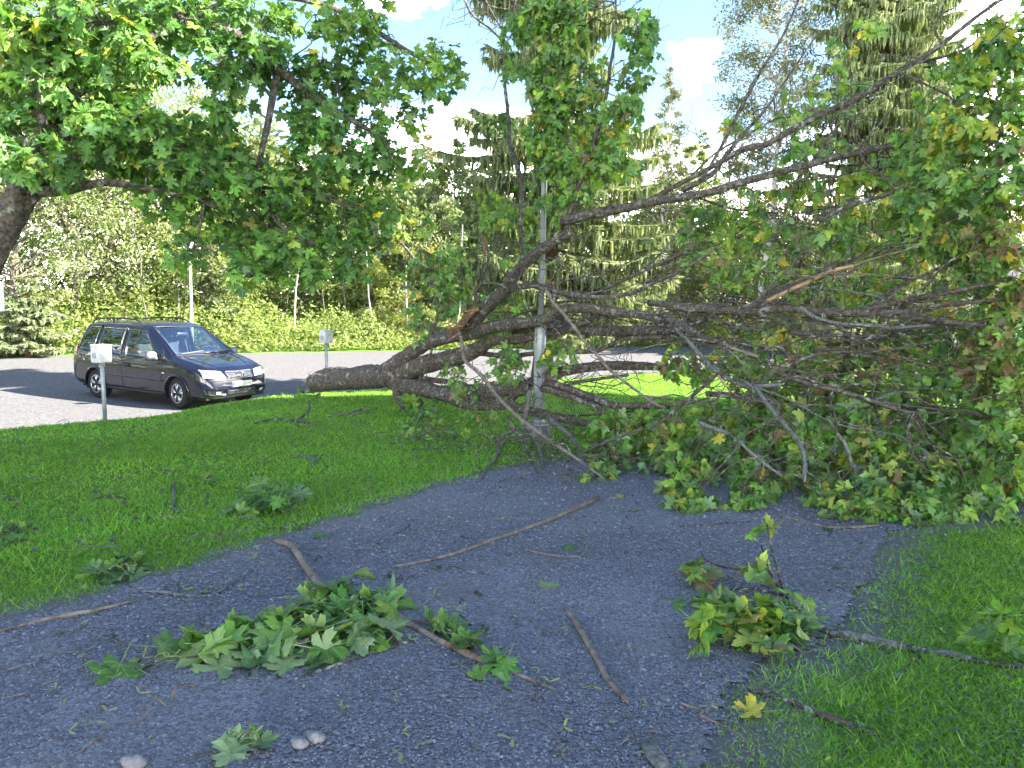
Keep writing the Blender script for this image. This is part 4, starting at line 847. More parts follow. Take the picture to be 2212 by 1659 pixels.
# left wood behind the parked car: u, depth, top v, half-width, colours, label
LT = [(-150, 30, -260, 3.2, PALEG, 'broad pale green deciduous tree at the left edge of the wood'),
      (30, 28.5, -30, 2.8, PALEG, 'pale green deciduous tree at the far left, behind the leaning maple trunk'),
      (150, 31, -120, 2.9, PALEG, 'tall pale deciduous tree behind the maple trunk on the left'),
      (250, 32, 60, 2.6, PALEG, 'pale green tree right behind the roof of the parked minivan'),
      (330, 34, 40, 2.8, PALEG, 'tall pale tree rising behind the parked minivan'),
      (440, 34, 400, 2.0, [(.17, .22, .05), (.14, .2, .045)], 'yellowish green young tree next to the thin far lamp post'),
      (470, 38, 150, 2.6, MIDG, 'green tree above the far lamp post, below the gap of white sky'),
      (545, 40, 262, 1.9, GOLD, 'pale birch whose pointed top shows in the white sky gap through the maple'),
      (650, 38, 330, 2.6, MIDG, 'shaded green tree behind the hanging maple bough'),
      (760, 40, 350, 2.4, MIDG, 'green tree in the wood left of the fallen trunk'),
      (835, 42, 330, 2.4, PALEG, 'pale green tree above the roots of the fallen trunk'),
      (905, 46, 285, 1.6, GOLD, 'slim greyish birch with pointed top in the middle of the wood'),
      (985, 44, 308, 1.9, MIDG, 'slim bushy green tree just left of the big spruce'),
      (935, 40, 395, 2.0, PALEG, 'low pale green tree left of the big spruce'),
      (1060, 46, 320, 2.1, MIDG, 'green tree half hidden behind the left boughs of the big spruce'),
      (1480, 46, 330, 2.6, PALEG, 'pale green tree at the wood edge right of the big spruce'),
      (1400, 44, 400, 2.2, MIDG, 'green tree behind the right boughs of the big spruce'),
      (1580, 48, 360, 2.6, MIDG, 'green tree at the wood edge behind the rising broken limb'),
      (1770, 44, 420, 2.8, GOLD, 'olive green tree behind the crown of the fallen maple'),
      (2010, 46, 330, 3.0, PALEG, 'pale tree far behind the right side of the fallen crown'),
      (2160, 44, 420, 2.8, GOLD, 'golden green tree at the right edge behind the fallen crown')]
for (u, d, vt, w, cols, lab) in LT:
    h = hgt(vt, d, u)
    dec_tree('deciduous_tree', lab, 'tree', at(u, 700, d), h, bc(w*1.25, .14 if h > 9 else .1), int(7000+650*h), .068*d/34, cols, .09+.006*h, nclump=int(70+6*h), tmat=M_PBARK if 'birch' in lab else None, group='trees of the wood beyond the car park')
for k, (x, y) in enumerate([(-36, 4), (-37.5, 10), (-34, 15), (-33, 19), (-30, 23), (-38, -2), (-39, -9)]):
    dec_tree('deciduous_tree', 'green tree closing the left side of the car park', 'tree', (x, y, -.86), 14+rng.uniform(-1, 2), bc(3.6, .08), 3600, .2, MIDG, .2, group='trees along the left side of the car park')
# birches against the sky on the right
dec_tree('birch_tree', 'tall slim pale birch standing alone against the sky right of the big spruce', 'birch', at(1425, 700, 42), hgt(160, 42, 1425), [(.12, .9), (.4, 1.35), (.65, 1.15), (.85, .6), (1, .05)], 8500, .085, GOLD, .12, M_PBARK, nclump=150, droop=.35, group='trees of the wood beyond the car park')
dec_tree('birch_tree', 'large golden leaved birch left of the tall spruce on the right', 'birch', at(1665, 700, 40), 26, [(.2, 1.6), (.45, 2.6), (.7, 2.7), (.9, 1.6), (1, .1)], 28000, .078, [(.20, .19, .10), (.17, .16, .09), (.13, .15, .07), (.10, .12, .05)], .17, M_PBARK, nclump=260, droop=.7, group='trees of the wood beyond the car park')
dec_tree('birch_tree', 'airy birch with few leaves against the sky at the upper right', 'birch', at(2110, 700, 40), 25, [(.3, 1.3), (.6, 1.9), (.85, 1.4), (1, .1)], 4200, .05, GOLD, .14, M_PBARK, nclump=200, droop=.6, group='trees of the wood beyond the car park')
# spruces
sb = G(1168, 836)
spruce('spruce_tree', 'big spruce with reddish trunk and drooping boughs behind the lamp post', (sb[0], sb[1], sb[2]-.05), 17, 2.6, 1.5, 330, 170, .22, .5, wfac=.92, prof=([0, .12, .30, .36, .42, .5, .8, 1], [1.0, 1.05, .85, .55, .5, .78, .6, .05]), gap=(6.1, 7.3, .35))
rb = at(1880, 700, 37)
spruce('spruce_tree', 'tall dark spruce with hanging boughs rising above the fallen crown on the right', (rb[0], rb[1], -.7), 32, 4.9, 1.0, 400, 205, .36, .8, wfac=1.45)
spruce('spruce_tree', 'light green spruce half hidden by the fallen crown at the right', (rb[0]+3.6, rb[1]+2.5, -.7), 20, 3.7, .6, 200, 160, .2, .45, wfac=1.4, cols=((.22, .26, .13), (.19, .23, .11), (.26, .29, .15)))
for (u, d, vt, w, lab) in [(590, 46, 272, 1.5, 'small spruce with pointed tip in the white sky gap through the maple'), (1503, 50, 285, 1.9, 'small bluish spruce with pointed top at the right of the slim birch'), (1010, 44, 345, 1.6, 'little spruce among the trees left of the big spruce'), (475, 33.5, 560, 1.6, 'low young spruce beside the thin far lamp post'), (60, 27.5, 600, 1.7, 'low spruce at the far left edge of the car park')]:
    spruce('spruce_tree', lab, at(u, 700, d), hgt(vt, d, u), w, .3, 60, 70, .09, .28, wfac=2.2, group='trees of the wood beyond the car park')

# thin grey stems standing in the shade under the wood edge
def stems():
    for k in range(26):
        x = rng.uniform(-17, 3); y = np.interp(x, FAR[:, 0], FAR[:, 1])+rng.uniform(1.5, 7)
        hh = rng.uniform(3.5, 7); b = np.array([x, y, -.9]); top = b+np.array([rng.normal(0, .3), rng.normal(0, .3), hh])
        ts = TubeSet(); ts.add(wiggle(b, top, 5, .012), np.linspace(rng.uniform(.03, .06), .015, 6), 6)
        o = thing('sapling', 'thin bare grey stem standing in the shade under the wood edge', 'sapling', b, group='thin stems under the wood edge')
        part('trunk', ts.mesh('trunk'), M_DBARK if k % 3 else M_PBARK, o)
stems()
# undergrowth along the far edge and the wood behind
def along_far(n, lo, hi):
    seg = np.hypot(*np.diff(FAR, axis=0).T); cum = np.concatenate([[0], np.cumsum(seg)])
    t = rng.uniform(lo*cum[-1], hi*cum[-1], n); x = np.interp(t, cum, FAR[:, 0]); y = np.interp(t, cum, FAR[:, 1])
    x2 = np.interp(t+.5, cum, FAR[:, 0])-np.interp(t-.5, cum, FAR[:, 0]); y2 = np.interp(t+.5, cum, FAR[:, 1])-np.interp(t-.5, cum, FAR[:, 1]); l = np.hypot(x2, y2)
    return x, y, -y2/l, x2/l
def undergrowth(n=170000):
    x, y, nx, ny = along_far(n, .22, .75); dy = rng.uniform(0, 1, n)**1.3*5.0; o = .35+dy+.4*vnoise(x, x*0, .9, 3)
    x = x+nx*o; y = y+ny*o
    top = (.35+1.0*sm(dy/1.6))*np.interp(x, [-16, -9], [1.75, 1.0])*(1+.55*vnoise(x, y, 1.5, 6)+.25*vnoise(x, y, 4.5, 7))
    z = -.86+top*rng.uniform(0, 1, n)**.55
    c = np.array([(.24, .31, .07), (.20, .27, .065), (.29, .34, .11), (.16, .22, .05)])[rng.integers(0, 4, n)]*(1+.25*vnoise(x, y, 2, 9))[:, None]*rng.uniform(.8, 1.2, (n, 1))
    nr = np.stack([rng.normal(0, .5, n), rng.normal(-.35, .5, n), rng.uniform(.2, 1.2, n)], 1)
    V, F_ = rhombi(np.stack([x, y, z], 1), rng.uniform(.04, .10, n), nr, .55)
    tag(link('undergrowth', mesh_np('undergrowth', V, F_, np.repeat(c, 3, 0)), M_FARLEAF), 'thick bright green nettles and shrubs along the far edge of the car park', 'undergrowth', kind='stuff')
undergrowth()
def far_wood(n=220000):
    x, y, nx, ny = along_far(n, .1, .85); o = 4+rng.uniform(0, 1, n)**1.2*16; x = x+nx*o; y = y+ny*o
    top = (7.6+2.0*vnoise(x, y, .35, 6)+1.3*vnoise(x, y, 1.1, 7))*np.interp(x, [-60, -18, -8, 0, 60], [1.5, 1.4, 1.1, 1, 1.1])
    z = -.86+top*rng.uniform(0, 1, n)**.8
    q = .5*vnoise(x*1.0+z*.8, y+z*.5, 1.7, 15)
    c = np.array([(.17, .22, .075), (.13, .18, .055), (.20, .25, .09), (.09, .14, .045)])[rng.integers(0, 4, n)]*(1+.5*q)[:, None]
    nr = rng.normal(0, .6, (n, 3))+np.array([0, -.4, .5])
    V, F_ = rhombi(np.stack([x, y, z], 1), rng.uniform(.09, .22, n), nr, .6)
    tag(link('far_wood', mesh_np('far_wood', V, F_, np.repeat(c, 3, 0)), M_FARLEAF), 'dense green wood filling the background beyond the car park', 'wood', kind='stuff')
far_wood()
def shrub(u, d, w, h, n, cols, label, lsz=.06, z=None):
    b = at(u, 700, d); b[2] = float(terrain(b[0], b[1])) if z is None else z
    dec_tree('shrub', label, 'shrub', b, h, [(.05, w*.8), (.4, w), (.8, w*.7), (1, w*.2)], n, lsz, cols, .03, nclump=40, clear=.0)
shrub(880, 37.5, 1.8, 6.2, 7000, [(.26, .24, .05), (.2, .23, .05), (.15, .2, .04)], 'sunlit yellow green bush above the fallen trunk')
shrub(800, 38, 1.8, 5.0, 7000, [(.22, .24, .08), (.17, .22, .06)], 'pale leafy bush left of the fallen trunk under the hanging bough')
shrub(1900, 36, 1.6, 2.2, 4000, [(.42, .32, .05), (.36, .3, .05), (.3, .28, .05)], 'yellow leaved bush seen low through the fallen branches')
shrub(1750, 37, 1.8, 2.6, 4500, [(.2, .23, .05), (.32, .3, .06)], 'green and yellow bush behind the fallen stems')

# ------------------------------------------------------------------ pale house glimpsed through the branches
def far_house():
    c = P(2150, 640, 41); a = math.radians(-20)
    t = thing('house', 'small pale house with a brownish lower wall glimpsed through the fallen crown', 'house', (c[0], c[1], -.86), a)
    w = MB().box((0, 0, 1.9), (8, 6, 2.6)); part('wall', w.mesh('wall'), noisy('pale_boards', (.62, .60, .55), (.74, .72, .68), 2, .8, .1), t, local=True)
    w = MB().box((0, 0, .3), (8.04, 6.04, .7)); part('plinth', w.mesh('plinth'), noisy('brown_brick', (.30, .20, .15), (.38, .27, .2), 6, .9, .2), t, local=True)
    r = MB().add([(-4.4, -3.5, 3.2), (4.4, -3.5, 3.2), (4.4, 3.5, 3.2), (-4.4, 3.5, 3.2), (-4.4, 0, 4.8), (4.4, 0, 4.8)], [(0, 1, 5, 4), (2, 3, 4, 5), (0, 4, 3), (1, 2, 5), (3, 2, 1, 0)])
    part('roof', r.mesh('roof'), simple('house_roof', (.10, .09, .09), .7), t, local=True)
    for x in (-2.4, 0, 2.4):
        f = part('window', MB().box((x, -3.02, 2.1), (1.2, .1, 1.2)).mesh('window'), simple('white_trim', (.75, .75, .73)), t, local=True)
        g = MB().box((x, -3.06, 2.1), (1.02, .06, 1.02)).mesh('pane'); o = bpy.data.objects.new('pane', g); COL.objects.link(o); g.materials.append(simple('dark_pane', (.03, .04, .05), .05)); o.parent = f
far_house()

# ------------------------------------------------------------------ lamp posts, heater posts, sign
def galv(name, c1=(.25, .265, .275), c2=(.35, .365, .375)):
    m = noisy(name, c1, c2, 9, .42, .05); m.node_tree.nodes['Principled BSDF'].inputs['Metallic'].default_value = .25; return m
M_GALV = galv('galvanised_steel'); M_CONC = noisy('concrete', (.13, .125, .11), (.24, .23, .205), 14, .9, .4)
lb = G(1162, 941)
lp = thing('lamp_post', 'grey steel lamp post on a round concrete foot with fallen stems lying across it', 'lamp post', lb)
part('foot', MB().lathe([(.19, -.1), (.19, .10), (.178, .15), (0, .152)], lb, 24).mesh('foot', True), M_CONC, lp)
part('flange', MB().lathe([(.15, .154), (.15, .172), (.085, .176), (.082, .21), (.079, .22)], lb, 24).mesh('flange'), M_GALV, lp)
part('lower_pole', MB().lathe([(.078, .2), (.077, 1.46), (.06, 1.50), (.039, 1.52)], lb, 20).mesh('lower_pole', True), M_GALV, lp)
part('upper_pole', MB().lathe([(.0385, 1.5), (.037, 3.6), (.034, 5.25)], lb, 16).mesh('upper_pole', True), M_GALV, lp)
for k in range(4):
    a = k*1.571+.6; part('bolt', MB().lathe([(.014, .172), (.014, .19), (.009, .192), (.009, .205)], lb+np.array([.12*math.cos(a), .12*math.sin(a), 0]), 6).mesh('bolt'), M_GALV, lp)
part('access_door', MB().box(lb+np.array([-.045, -.066, .75]), (.055, .012, .30), -.6).mesh('access_door'), galv('door_steel', (.24, .26, .28), (.3, .32, .34)), lp)
part('lamp_head', MB().lathe([(.035, 5.2), (.07, 5.26), (.16, 5.34), (.19, 5.42), (.19, 5.46), (.12, 5.55), (0, 5.6)], lb, 20).mesh('lamp_head', True), M_GALV, lp)
part('lamp_glass', MB().lathe([(.05, 5.24), (.11, 5.27), (.165, 5.33)], lb+np.array([0, 0, -.015]), 20).mesh('lamp_glass', True), simple('opal_glass', (.7, .7, .68), .3), lp)

fb = at(414, 700, 30.2)
fl_ = thing('lamp_post', 'thin pale lamp post standing behind the roof of the parked minivan', 'lamp post', fb)
zt = P(412, 545, 30.2)[2]
part('pole', MB().lathe([(.075, 0), (.07, 1.6), (.05, 1.65), (.045, zt+.86)], fb, 12).mesh('pole', True), galv('pale_steel', (.5, .52, .54), (.6, .62, .64)), fl_)
part('lamp_head', MB().lathe([(.045, -.05), (.07, 0), (.19, .12), (.21, .26), (.24, .30), (.10, .38), (0, .4)], (fb[0], fb[1], zt), 14).mesh('lamp_head', True), simple('opal_head', (.7, .72, .74), .35), fl_)

def mat_plug():
    return noisy('weathered_plastic', (.50, .49, .47), (.66, .65, .62), 6, .55, .05, c3=(.34, .32, .29), s3=7, w3=(.58, .7))
M_PLUG = mat_plug()
def heater_post(p, ztop, rz, label, lean=0.0, sc=1.0):
    p = np.asarray(p, float); t = thing('heater_post', label, 'heater post', p, group='car heater posts along the edge of the car park')
    top = p+np.array([lean, 0, ztop-p[2]])
    part('post', MB().tube([p-np.array([0, 0, .3]), p*.5+top*.5, top-np.array([0, 0, .25])], .034, 14).mesh('post', True), M_GALV, t)
    part('collar', MB().lathe([(.036, -.37), (.044, -.36), (.044, -.29), (.05, -.28)], top, 14).mesh('collar', True), M_GALV, t)
    part('box', MB().box(top-np.array([0, 0, .15]), (.25*sc, .19*sc, .28*sc), rz, .016).mesh('box'), M_PLUG, t)
    part('lid', MB().box(top-np.array([0, 0, .004]), (.262*sc, .202*sc, .022), rz, .008).mesh('lid'), M_PLUG, t)
    n = np.array([math.sin(rz), -math.cos(rz), 0]); e = np.array([math.cos(rz), math.sin(rz), 0])
    part('lock', MB().lathe([(.012, -.004), (.012, .006), (0, .007)], (0, 0, 0), 10).mesh('lock'), simple('lock_steel', (.25, .25, .25), .4, 1), t).matrix_basis = Matrix.Translation(Vector(top+n*.096*sc+np.array([0, 0, -.10])))@Vector(n).to_track_quat('Z', 'Y').to_matrix().to_4x4()
    part('socket_lid', MB().box(top-e*.127*sc-np.array([0, 0, .17]), (.02, .09, .10), rz, .006).mesh('socket_lid'), simple('grey_plastic', (.33, .33, .33), .5), t)
hp = P(228, 905, 12.8); heater_post((hp[0], hp[1], float(terrain(hp[0], hp[1]))), P(221, 744, 12.8)[2], math.radians(64), 'nearer pale heater box on a steel post in front of the parked minivan', -.03)
hp = P(706, 830, 17.6); heater_post((hp[0], hp[1], float(terrain(hp[0], hp[1]))), P(704, 713, 17.6)[2], math.radians(59), 'farther pale heater box on a steel post behind the butt of the fallen trunk', -.01)
sg = P(-14, 640, 20); st = thing('sign', 'white signboard on a post cut off at the left edge of the car park', 'sign', (sg[0], sg[1], -.86))
part('panel', MB().box((sg[0], sg[1], sg[2]), (.5, .03, .76), .1).mesh('panel'), simple('white_enamel', (.78, .78, .76), .4), st)
part('post', MB().tube([(sg[0], sg[1]+.045, -.9), (sg[0], sg[1]+.045, sg[2]+.36)], .03, 10).mesh('post', True), M_GALV, st)

# ------------------------------------------------------------------ the parked minivan
def build_car():
    ang = math.atan2(-1.42, 2.45)
    ca, sa = math.cos(ang), math.sin(ang)
    fwc = P(378, 881, 16.1)                       # outer foot of the right front wheel
    ox, oy = 1.42, -.86
    loc = (fwc[0]+.08-(ox*ca-oy*sa), fwc[1]-(ox*sa+oy*ca), -.855)
    car = thing('parked_car', 'dark blue black minivan with roof rails parked at the lawn edge', 'car', loc, ang)
    pt = lambda n, me, m, **k: part(n, me, m, car, local=True, **k)
    def sub(n, me, m, parent):
        o = bpy.data.objects.new(n, me); COL.objects.link(o); o.parent = parent
        if not me.materials: me.materials.append(m)
        return o
    # paint
    mp_, t, b = new_mat('dark_paint'); L = t.links.new
    b.inputs['Base Color'].default_value = (.004, .005, .016, 1); b.inputs['Roughness'].default_value = .3; b.inputs['Metallic'].default_value = 0
    b.inputs['Coat Weight'].default_value = 1; b.inputs['Coat Roughness'].default_value = .03; b.inputs['Specular IOR Level'].default_value = .2
    co = N(t, 'ShaderNodeTexCoord'); nn = N(t, 'ShaderNodeTexNoise', inp={'Scale': 5, 'Detail': 8}); L(co.outputs['Object'], nn.inputs['Vector'])
    rr = N(t, 'ShaderNodeMapRange', inp={1: .3, 2: .8, 3: .24, 4: .5}); L(nn.outputs[0], rr.inputs[0]); L(rr.outputs[0], b.inputs['Roughness'])
    black = simple('black_plastic', (.018, .018, .02), .5); rub = simple('window_rubber', (.012, .012, .013), .45)
    chrome = simple('chrome', (.75, .76, .78), .12, 1); alloy = simple('alloy', (.55, .55, .56), .28, .9); tyre = noisy('tyre_rubber', (.014, .014, .015), (.03, .029, .028), 20, .85, .2)
    silver = simple('mirror_grey', (.22, .22, .27), .35, .3); white = simple('plate_white', (.78, .78, .78), .4); blue = simple('plate_blue', (.02, .08, .45), .4)
    cloth = noisy('seat_cloth', (.10, .105, .12), (.15, .155, .17), 30, .9, .1); dash = simple('dash_grey', (.10, .105, .12), .7); dark = simple('dark_hollow', (.008, .008, .008), .9)
    def glassmat(nm, tr, col, tint):
        m, t, b = new_mat(nm); t.nodes.remove(b)
        gl = N(t, 'ShaderNodeBsdfGlossy', inp={0: (.9, .95, 1, 1), 1: .02}); tp = N(t, 'ShaderNodeBsdfTransparent', inp={0: (*tint, 1)})
        fr = N(t, 'ShaderNodeFresnel', inp={0: 1.55}); ad = N(t, 'ShaderNodeMath', operation='ADD', inp={1: tr}); t.links.new(fr.outputs[0], ad.inputs[0])
        mx = N(t, 'ShaderNodeMixShader'); t.links.new(ad.outputs[0], mx.inputs[0]); t.links.new(tp.outputs[0], mx.inputs[1]); t.links.new(gl.outputs[0], mx.inputs[2])
        t.links.new(mx.outputs[0], t.nodes['Material Output'].inputs[0]); return m
    g_wind = glassmat('windscreen_glass', .2, 0, (.62, .72, .78)); g_side = glassmat('side_glass', .08, 0, (.55, .6, .58)); g_dark = glassmat('privacy_glass', .10, 0, (.06, .07, .06))
    # body loft
    X = np.concatenate([np.linspace(-2.36, -2.0, 14), np.linspace(-1.97, 1.9, 126), np.linspace(1.92, 2.37, 20)])
    def prof(xs, ys): return np.interp(X, xs, ys)
    def smooth(a, k=3):
        for _ in range(k): a = np.concatenate([a[:1], (a[:-2]+2*a[1:-1]+a[2:])/4, a[-1:]])
        return a
    zt = smooth(prof([-2.36, -2.32, -2.26, -2.18, -2.05, -1.85, -1.2, -.4, .1, .30, .8, 1.20, 1.32, 1.6, 1.9, 2.1, 2.22, 2.30, 2.34, 2.37], [.66, .98, 1.27, 1.48, 1.66, 1.73, 1.77, 1.775, 1.75, 1.685, 1.385, 1.11, 1.065, 1.01, .945, .885, .81, .71, .645, .54]), 2)
    zb = smooth(prof([-2.36, -2.26, -2.05, -1.2, 1.2, 2.0, 2.2, 2.32, 2.37], [.42, .30, .25, .21, .21, .22, .235, .28, .40]))
    wm = smooth(prof([-2.36, -2.28, -2.1, -1.6, -.5, 1.0, 1.7, 2.0, 2.2, 2.3, 2.37], [.78, .85, .90, .92, .925, .925, .91, .88, .83, .76, .66]))
    zl = np.minimum(prof([-2.36, -2.0, -1, .3, 1.0, 1.3], [1.03, 1.06, 1.04, 1.0, .985, .98]), zt-.085)
    wt = smooth(prof([-2.36, -2.2, -2.0, -1.0, .2, .6, 1.0, 1.25, 1.6, 2.0, 2.2, 2.3, 2.37], [.58, .62, .67, .70, .70, .73, .775, .79, .77, .72, .64, .56, .46]))
    rows = []
    for i in range(len(X)):
        zm = min(.62, zb[i]+.55*(zl[i]-zb[i]))
        w = wm[i]; wl = .962*w; h = zt[i]-zl[i]; wr = min(wt[i], wl-.02)
        e = min(1, h/.5)
        k = [(0, zb[i]), (.70*w, zb[i]), (.93*w, zb[i]+.05), (.985*w, zb[i]+.4*(zm-zb[i])), (w, zm), (.992*w, zm+.55*(zl[i]-zm)), (wl, zl[i]),
             (wl+(wr-wl)*.45+.015*e, zl[i]+.45*h), (wr+.012*e, zl[i]+.80*h-.0), (wr-.06, zl[i]+.93*h), (.55*wr, zt[i]-.012), (0, zt[i])]
        k = np.array(k); a = catmull(k, 4)
        bow = .16*max(0, (X[i]-1.5)/.87)**2+.10*max(0, (-X[i]-1.7)/.66)**2
        bw = .11*math.exp(-((X[i]-.75)/.55)**2)
        q = np.column_stack([X[i]-bow*(a[:, 0]/.9)**2*1.0-0*bw, a[:, 0], a[:, 1]])
        rows.append(q)
    rows = np.array(rows); n, m, _ = rows.shape
    full = np.concatenate([rows, (rows*[1, -1, 1])[:, -2:0:-1]], 1); mm = full.shape[1]
    V = full.reshape(-1, 3)
    i, j = np.meshgrid(np.arange(n-1), np.arange(mm), indexing='ij'); j2 = (j+1) % mm
    Fq = np.stack([i*mm+j, (i+1)*mm+j, (i+1)*mm+j2, i*mm+j2], -1).reshape(-1, 4)
    faces = [tuple(f) for f in Fq]+[tuple(range(mm)), tuple((n-1)*mm+q for q in range(mm-1, -1, -1))]
    bvh = BVHTree.FromPolygons([Vector(v) for v in V], faces)
    def side(x, z, off=.004, s=-1):
        h = bvh.ray_cast(Vector((x, s*3, z)), Vector((0, -s, 0)))
        return np.array(h[0])+np.array(h[1])*off*np.sign(h[1].y*s or 1) if h[0] else None
    def front(y, z, off=.004):
        h = bvh.ray_cast(Vector((5, y, z)), Vector((-1, 0, 0)))
        if not h[0]: return None
        nn_ = np.array(h[1]); nn_ = nn_ if nn_[0] > 0 else -nn_
        return np.array(h[0])+nn_*off
    def top(x, y, off=.004):
        h = bvh.ray_cast(Vector((x, y, 4)), Vector((0, 0, -1))); nn_ = np.array(h[1]); nn_ = nn_ if nn_[2] > 0 else -nn_
        return np.array(h[0])+nn_*off
    def quad(fn, c, nu=10, nv=6, off=.004, thick=.012, **kw):
        c = np.asarray(c, float); mb = MB(); pts = []; bk = []
        for a in range(nu+1):
            for d in range(nv+1):
                s, r = a/nu, d/nv
                q = (1-r)*((1-s)*c[0]+s*c[1])+r*((1-s)*c[3]+s*c[2])
                p = fn(q[0], q[1], off, **kw); p2 = fn(q[0], q[1], off-thick, **kw)
                if p is None: return None
                pts.append(p); bk.append(p2)
        N_ = len(pts); w = nv+1
        f = [(a*w+d, (a+1)*w+d, (a+1)*w+d+1, a*w+d+1) for a in range(nu) for d in range(nv)]
        ring = [a*w for a in range(nu)]+[nu*w+d for d in range(nv)]+[a*w+nv for a in range(nu, 0, -1)]+[d for d in range(nv, 0, -1)]
        f2 = [(ring[k], ring[(k+1) % len(ring)], N_+ring[(k+1) % len(ring)], N_+ring[k]) for k in range(len(ring))]
        mb.add(pts+bk, f+f2); me = mb.mesh('q', True); return me
    def outline(fn, c, rad=.014, off=.006, closed=True, n=8, **kw):
        c = list(c); p = []
        seq = c+[c[0]] if closed else c
        for a, b_ in zip(seq[:-1], seq[1:]):
            for k in range(8):
                s = k/8; q = (a[0]+(b_[0]-a[0])*s, a[1]+(b_[1]-a[1])*s); r = fn(q[0], q[1], off, **kw)
                if r is not None: p.append(r)
        r = fn(seq[-1][0], seq[-1][1], off, **kw)
        if r is not None: p.append(r)
        V_, F__ = tube_np(np.array(p), rad, 6); mb = MB(); mb.add(V_, [tuple(q) for q in F__]); return mb.mesh('o', True)
    WIN = {'front': [(-.34, 1.035), (.80, 1.02), (.22, 1.59), (-.31, 1.635)], 'rear': [(-1.34, 1.06), (-.45, 1.04), (-.42, 1.635), (-1.28, 1.645)], 'back': [(-2.10, 1.10), (-1.44, 1.065), (-1.38, 1.645), (-1.90, 1.62)], 'light': [(.86, 1.015), (1.10, 1.01), (.98, 1.10), (.86, 1.22)]}
    WS = [(-.735, 1.115), (.735, 1.115), (.605, 1.66), (-.605, 1.66)]
    def inq(c, x, y, ins):
        c = np.asarray(c); ok = np.ones(np.shape(x), bool); s0 = np.sign(np.cross(c[1]-c[0], c[2]-c[1]))
        for a in range(4):
            d = c[(a+1) % 4]-c[a]; ok &= s0*(d[0]*(y-c[a][1])-d[1]*(x-c[a][0]))/np.linalg.norm(d) > ins
        return ok
    ctr = V[Fq].mean(1); kill = np.zeros(len(Fq), bool)
    for nm, c in WIN.items(): kill |= inq(c, ctr[:, 0], ctr[:, 2], .004) & (np.abs(ctr[:, 1]) > .5)
    kill |= inq(WS, ctr[:, 1], ctr[:, 2], .004) & (ctr[:, 0] > .2) & (ctr[:, 0] < 1.3)
    for wx in (1.42, -1.41): kill |= (np.hypot(ctr[:, 0]-wx, ctr[:, 2]-.33) < .355) & (np.abs(ctr[:, 1]) > .45)
    kill |= (np.abs(ctr[:, 1]) < .9) & (ctr[:, 2] > .25) & (ctr[:, 2] < .0)
    bf = [tuple(f) for f, k in zip(Fq, kill) if not k]+faces[-2:]
    me = MB().add(V, bf).mesh('body', True); pt('body', me, mp_)
    # glazing
    for s in (-1, 1):
        for nm, c in WIN.items():
            g = pt('window', quad(side, c, 10, 8, .002, .006, s=s), g_side if nm in ('front', 'light') else g_dark, label='dark tinted rear side window' if nm in ('rear', 'back') else 'clear front side window')
            sub('window_seal', outline(side, c, .013, .004, s=s), rub, g)
    g = pt('windscreen', quad(front, WS, 16, 10, .002, .006), g_wind); sub('windscreen_seal', outline(front, WS, .016, .004), rub, g)
    # underbody and hollow arches
    ub = MB().box((0, 0, .30), (4.3, 1.5, .16)); pt('underbody', ub.mesh('underbody'), dark)
    for wx in (1.42, -1.41):
        for s in (-1, 1):
            ar = MB()
            prof_ = [(.37*math.cos(a), .37*math.sin(a)) for a in np.linspace(-.35, math.pi+.35, 15)]
            pts = [(wx+c, s*.90, .33+z) for c, z in prof_]+[(wx+c, s*.5, .33+z) for c, z in prof_]
            ar.add(pts, [(k, k+1, 16+k, 15+k) for k in range(14)]); ar.add([(wx+c, s*.5, .33+z) for c, z in prof_], [tuple(range(15))])
            pt('wheel_housing', ar.mesh('wheel_housing'), dark)
    for wx in (1.42, -1.41):
        for s in (-1, 1):
            p = []
            for a in np.linspace(-.22, math.pi+.22, 30):
                q = side(wx+.375*math.cos(a), .33+.375*math.sin(a), .004, s=s)
                if q is not None: p.append(q)
            V_, F__ = tube_np(np.array(p), .024, 8); pt('arch_flare', MB().add(V_, [tuple(q) for q in F__]).mesh('arch_flare', True), mp_)
    # wheels
    tp_ = [(.205, -.10), (.235, -.107), (.30, -.105), (.318, -.085), (.325, -.04), (.325, .04), (.318, .085), (.30, .105), (.235, .107), (.205, .10)]
    tm = MB().lathe([(r, h) for r, h in tp_], axis='y', n=40).mesh('tyre', True)
    tg = MB()
    for yy in (-.05, 0, .05): tg.lathe([(.3262, yy-.006), (.3262, yy+.006)], axis='y', n=40)
    rimb = MB().lathe([(.208, .095), (.205, .06), (.19, .02), (.19, -.09)], axis='y', n=40)
    lip = MB().lathe([(.21, .098), (.206, .107), (.192, .104), (.186, .088)], axis='y', n=40)
    sp = MB()
    for k in range(5):
        for dd in (-.13, .13):
            a = k*2*math.pi/5+.3; a1 = a+dd*.55; a2 = a+dd*1.5
            sp.tube([(.045*math.cos(a1), .078, .045*math.sin(a1)), (.12*math.cos((a1+a2)/2), .090, .12*math.sin((a1+a2)/2)), (.192*math.cos(a2), .092, .192*math.sin(a2))], [.024, .020, .023], 6)
    sp.lathe([(.052, .06), (.055, .085), (.04, .098), (0, .1)], axis='y', n=16)
    rimm = sp.mesh('rim', True); lipm = lip.mesh('rim_lip', True); barm = rimb.mesh('brake', True)
    for wx in (1.42, -1.41):
        for s in (-1, 1):
            w = pt('wheel', tm, tyre); w.matrix_basis = Matrix.Translation((wx, s*.79, .325)) @ Matrix.Rotation(math.pi if s < 0 else 0, 4, 'Z') @ (Matrix.Rotation(-.10 if wx > 0 else 0, 4, 'Z'))
            sub('rim', rimm, alloy, w); sub('rim_lip', lipm, alloy, w); sub('brake', barm, dark, w); sub('tread_groove', tg.mesh('tread_groove'), dark, w)
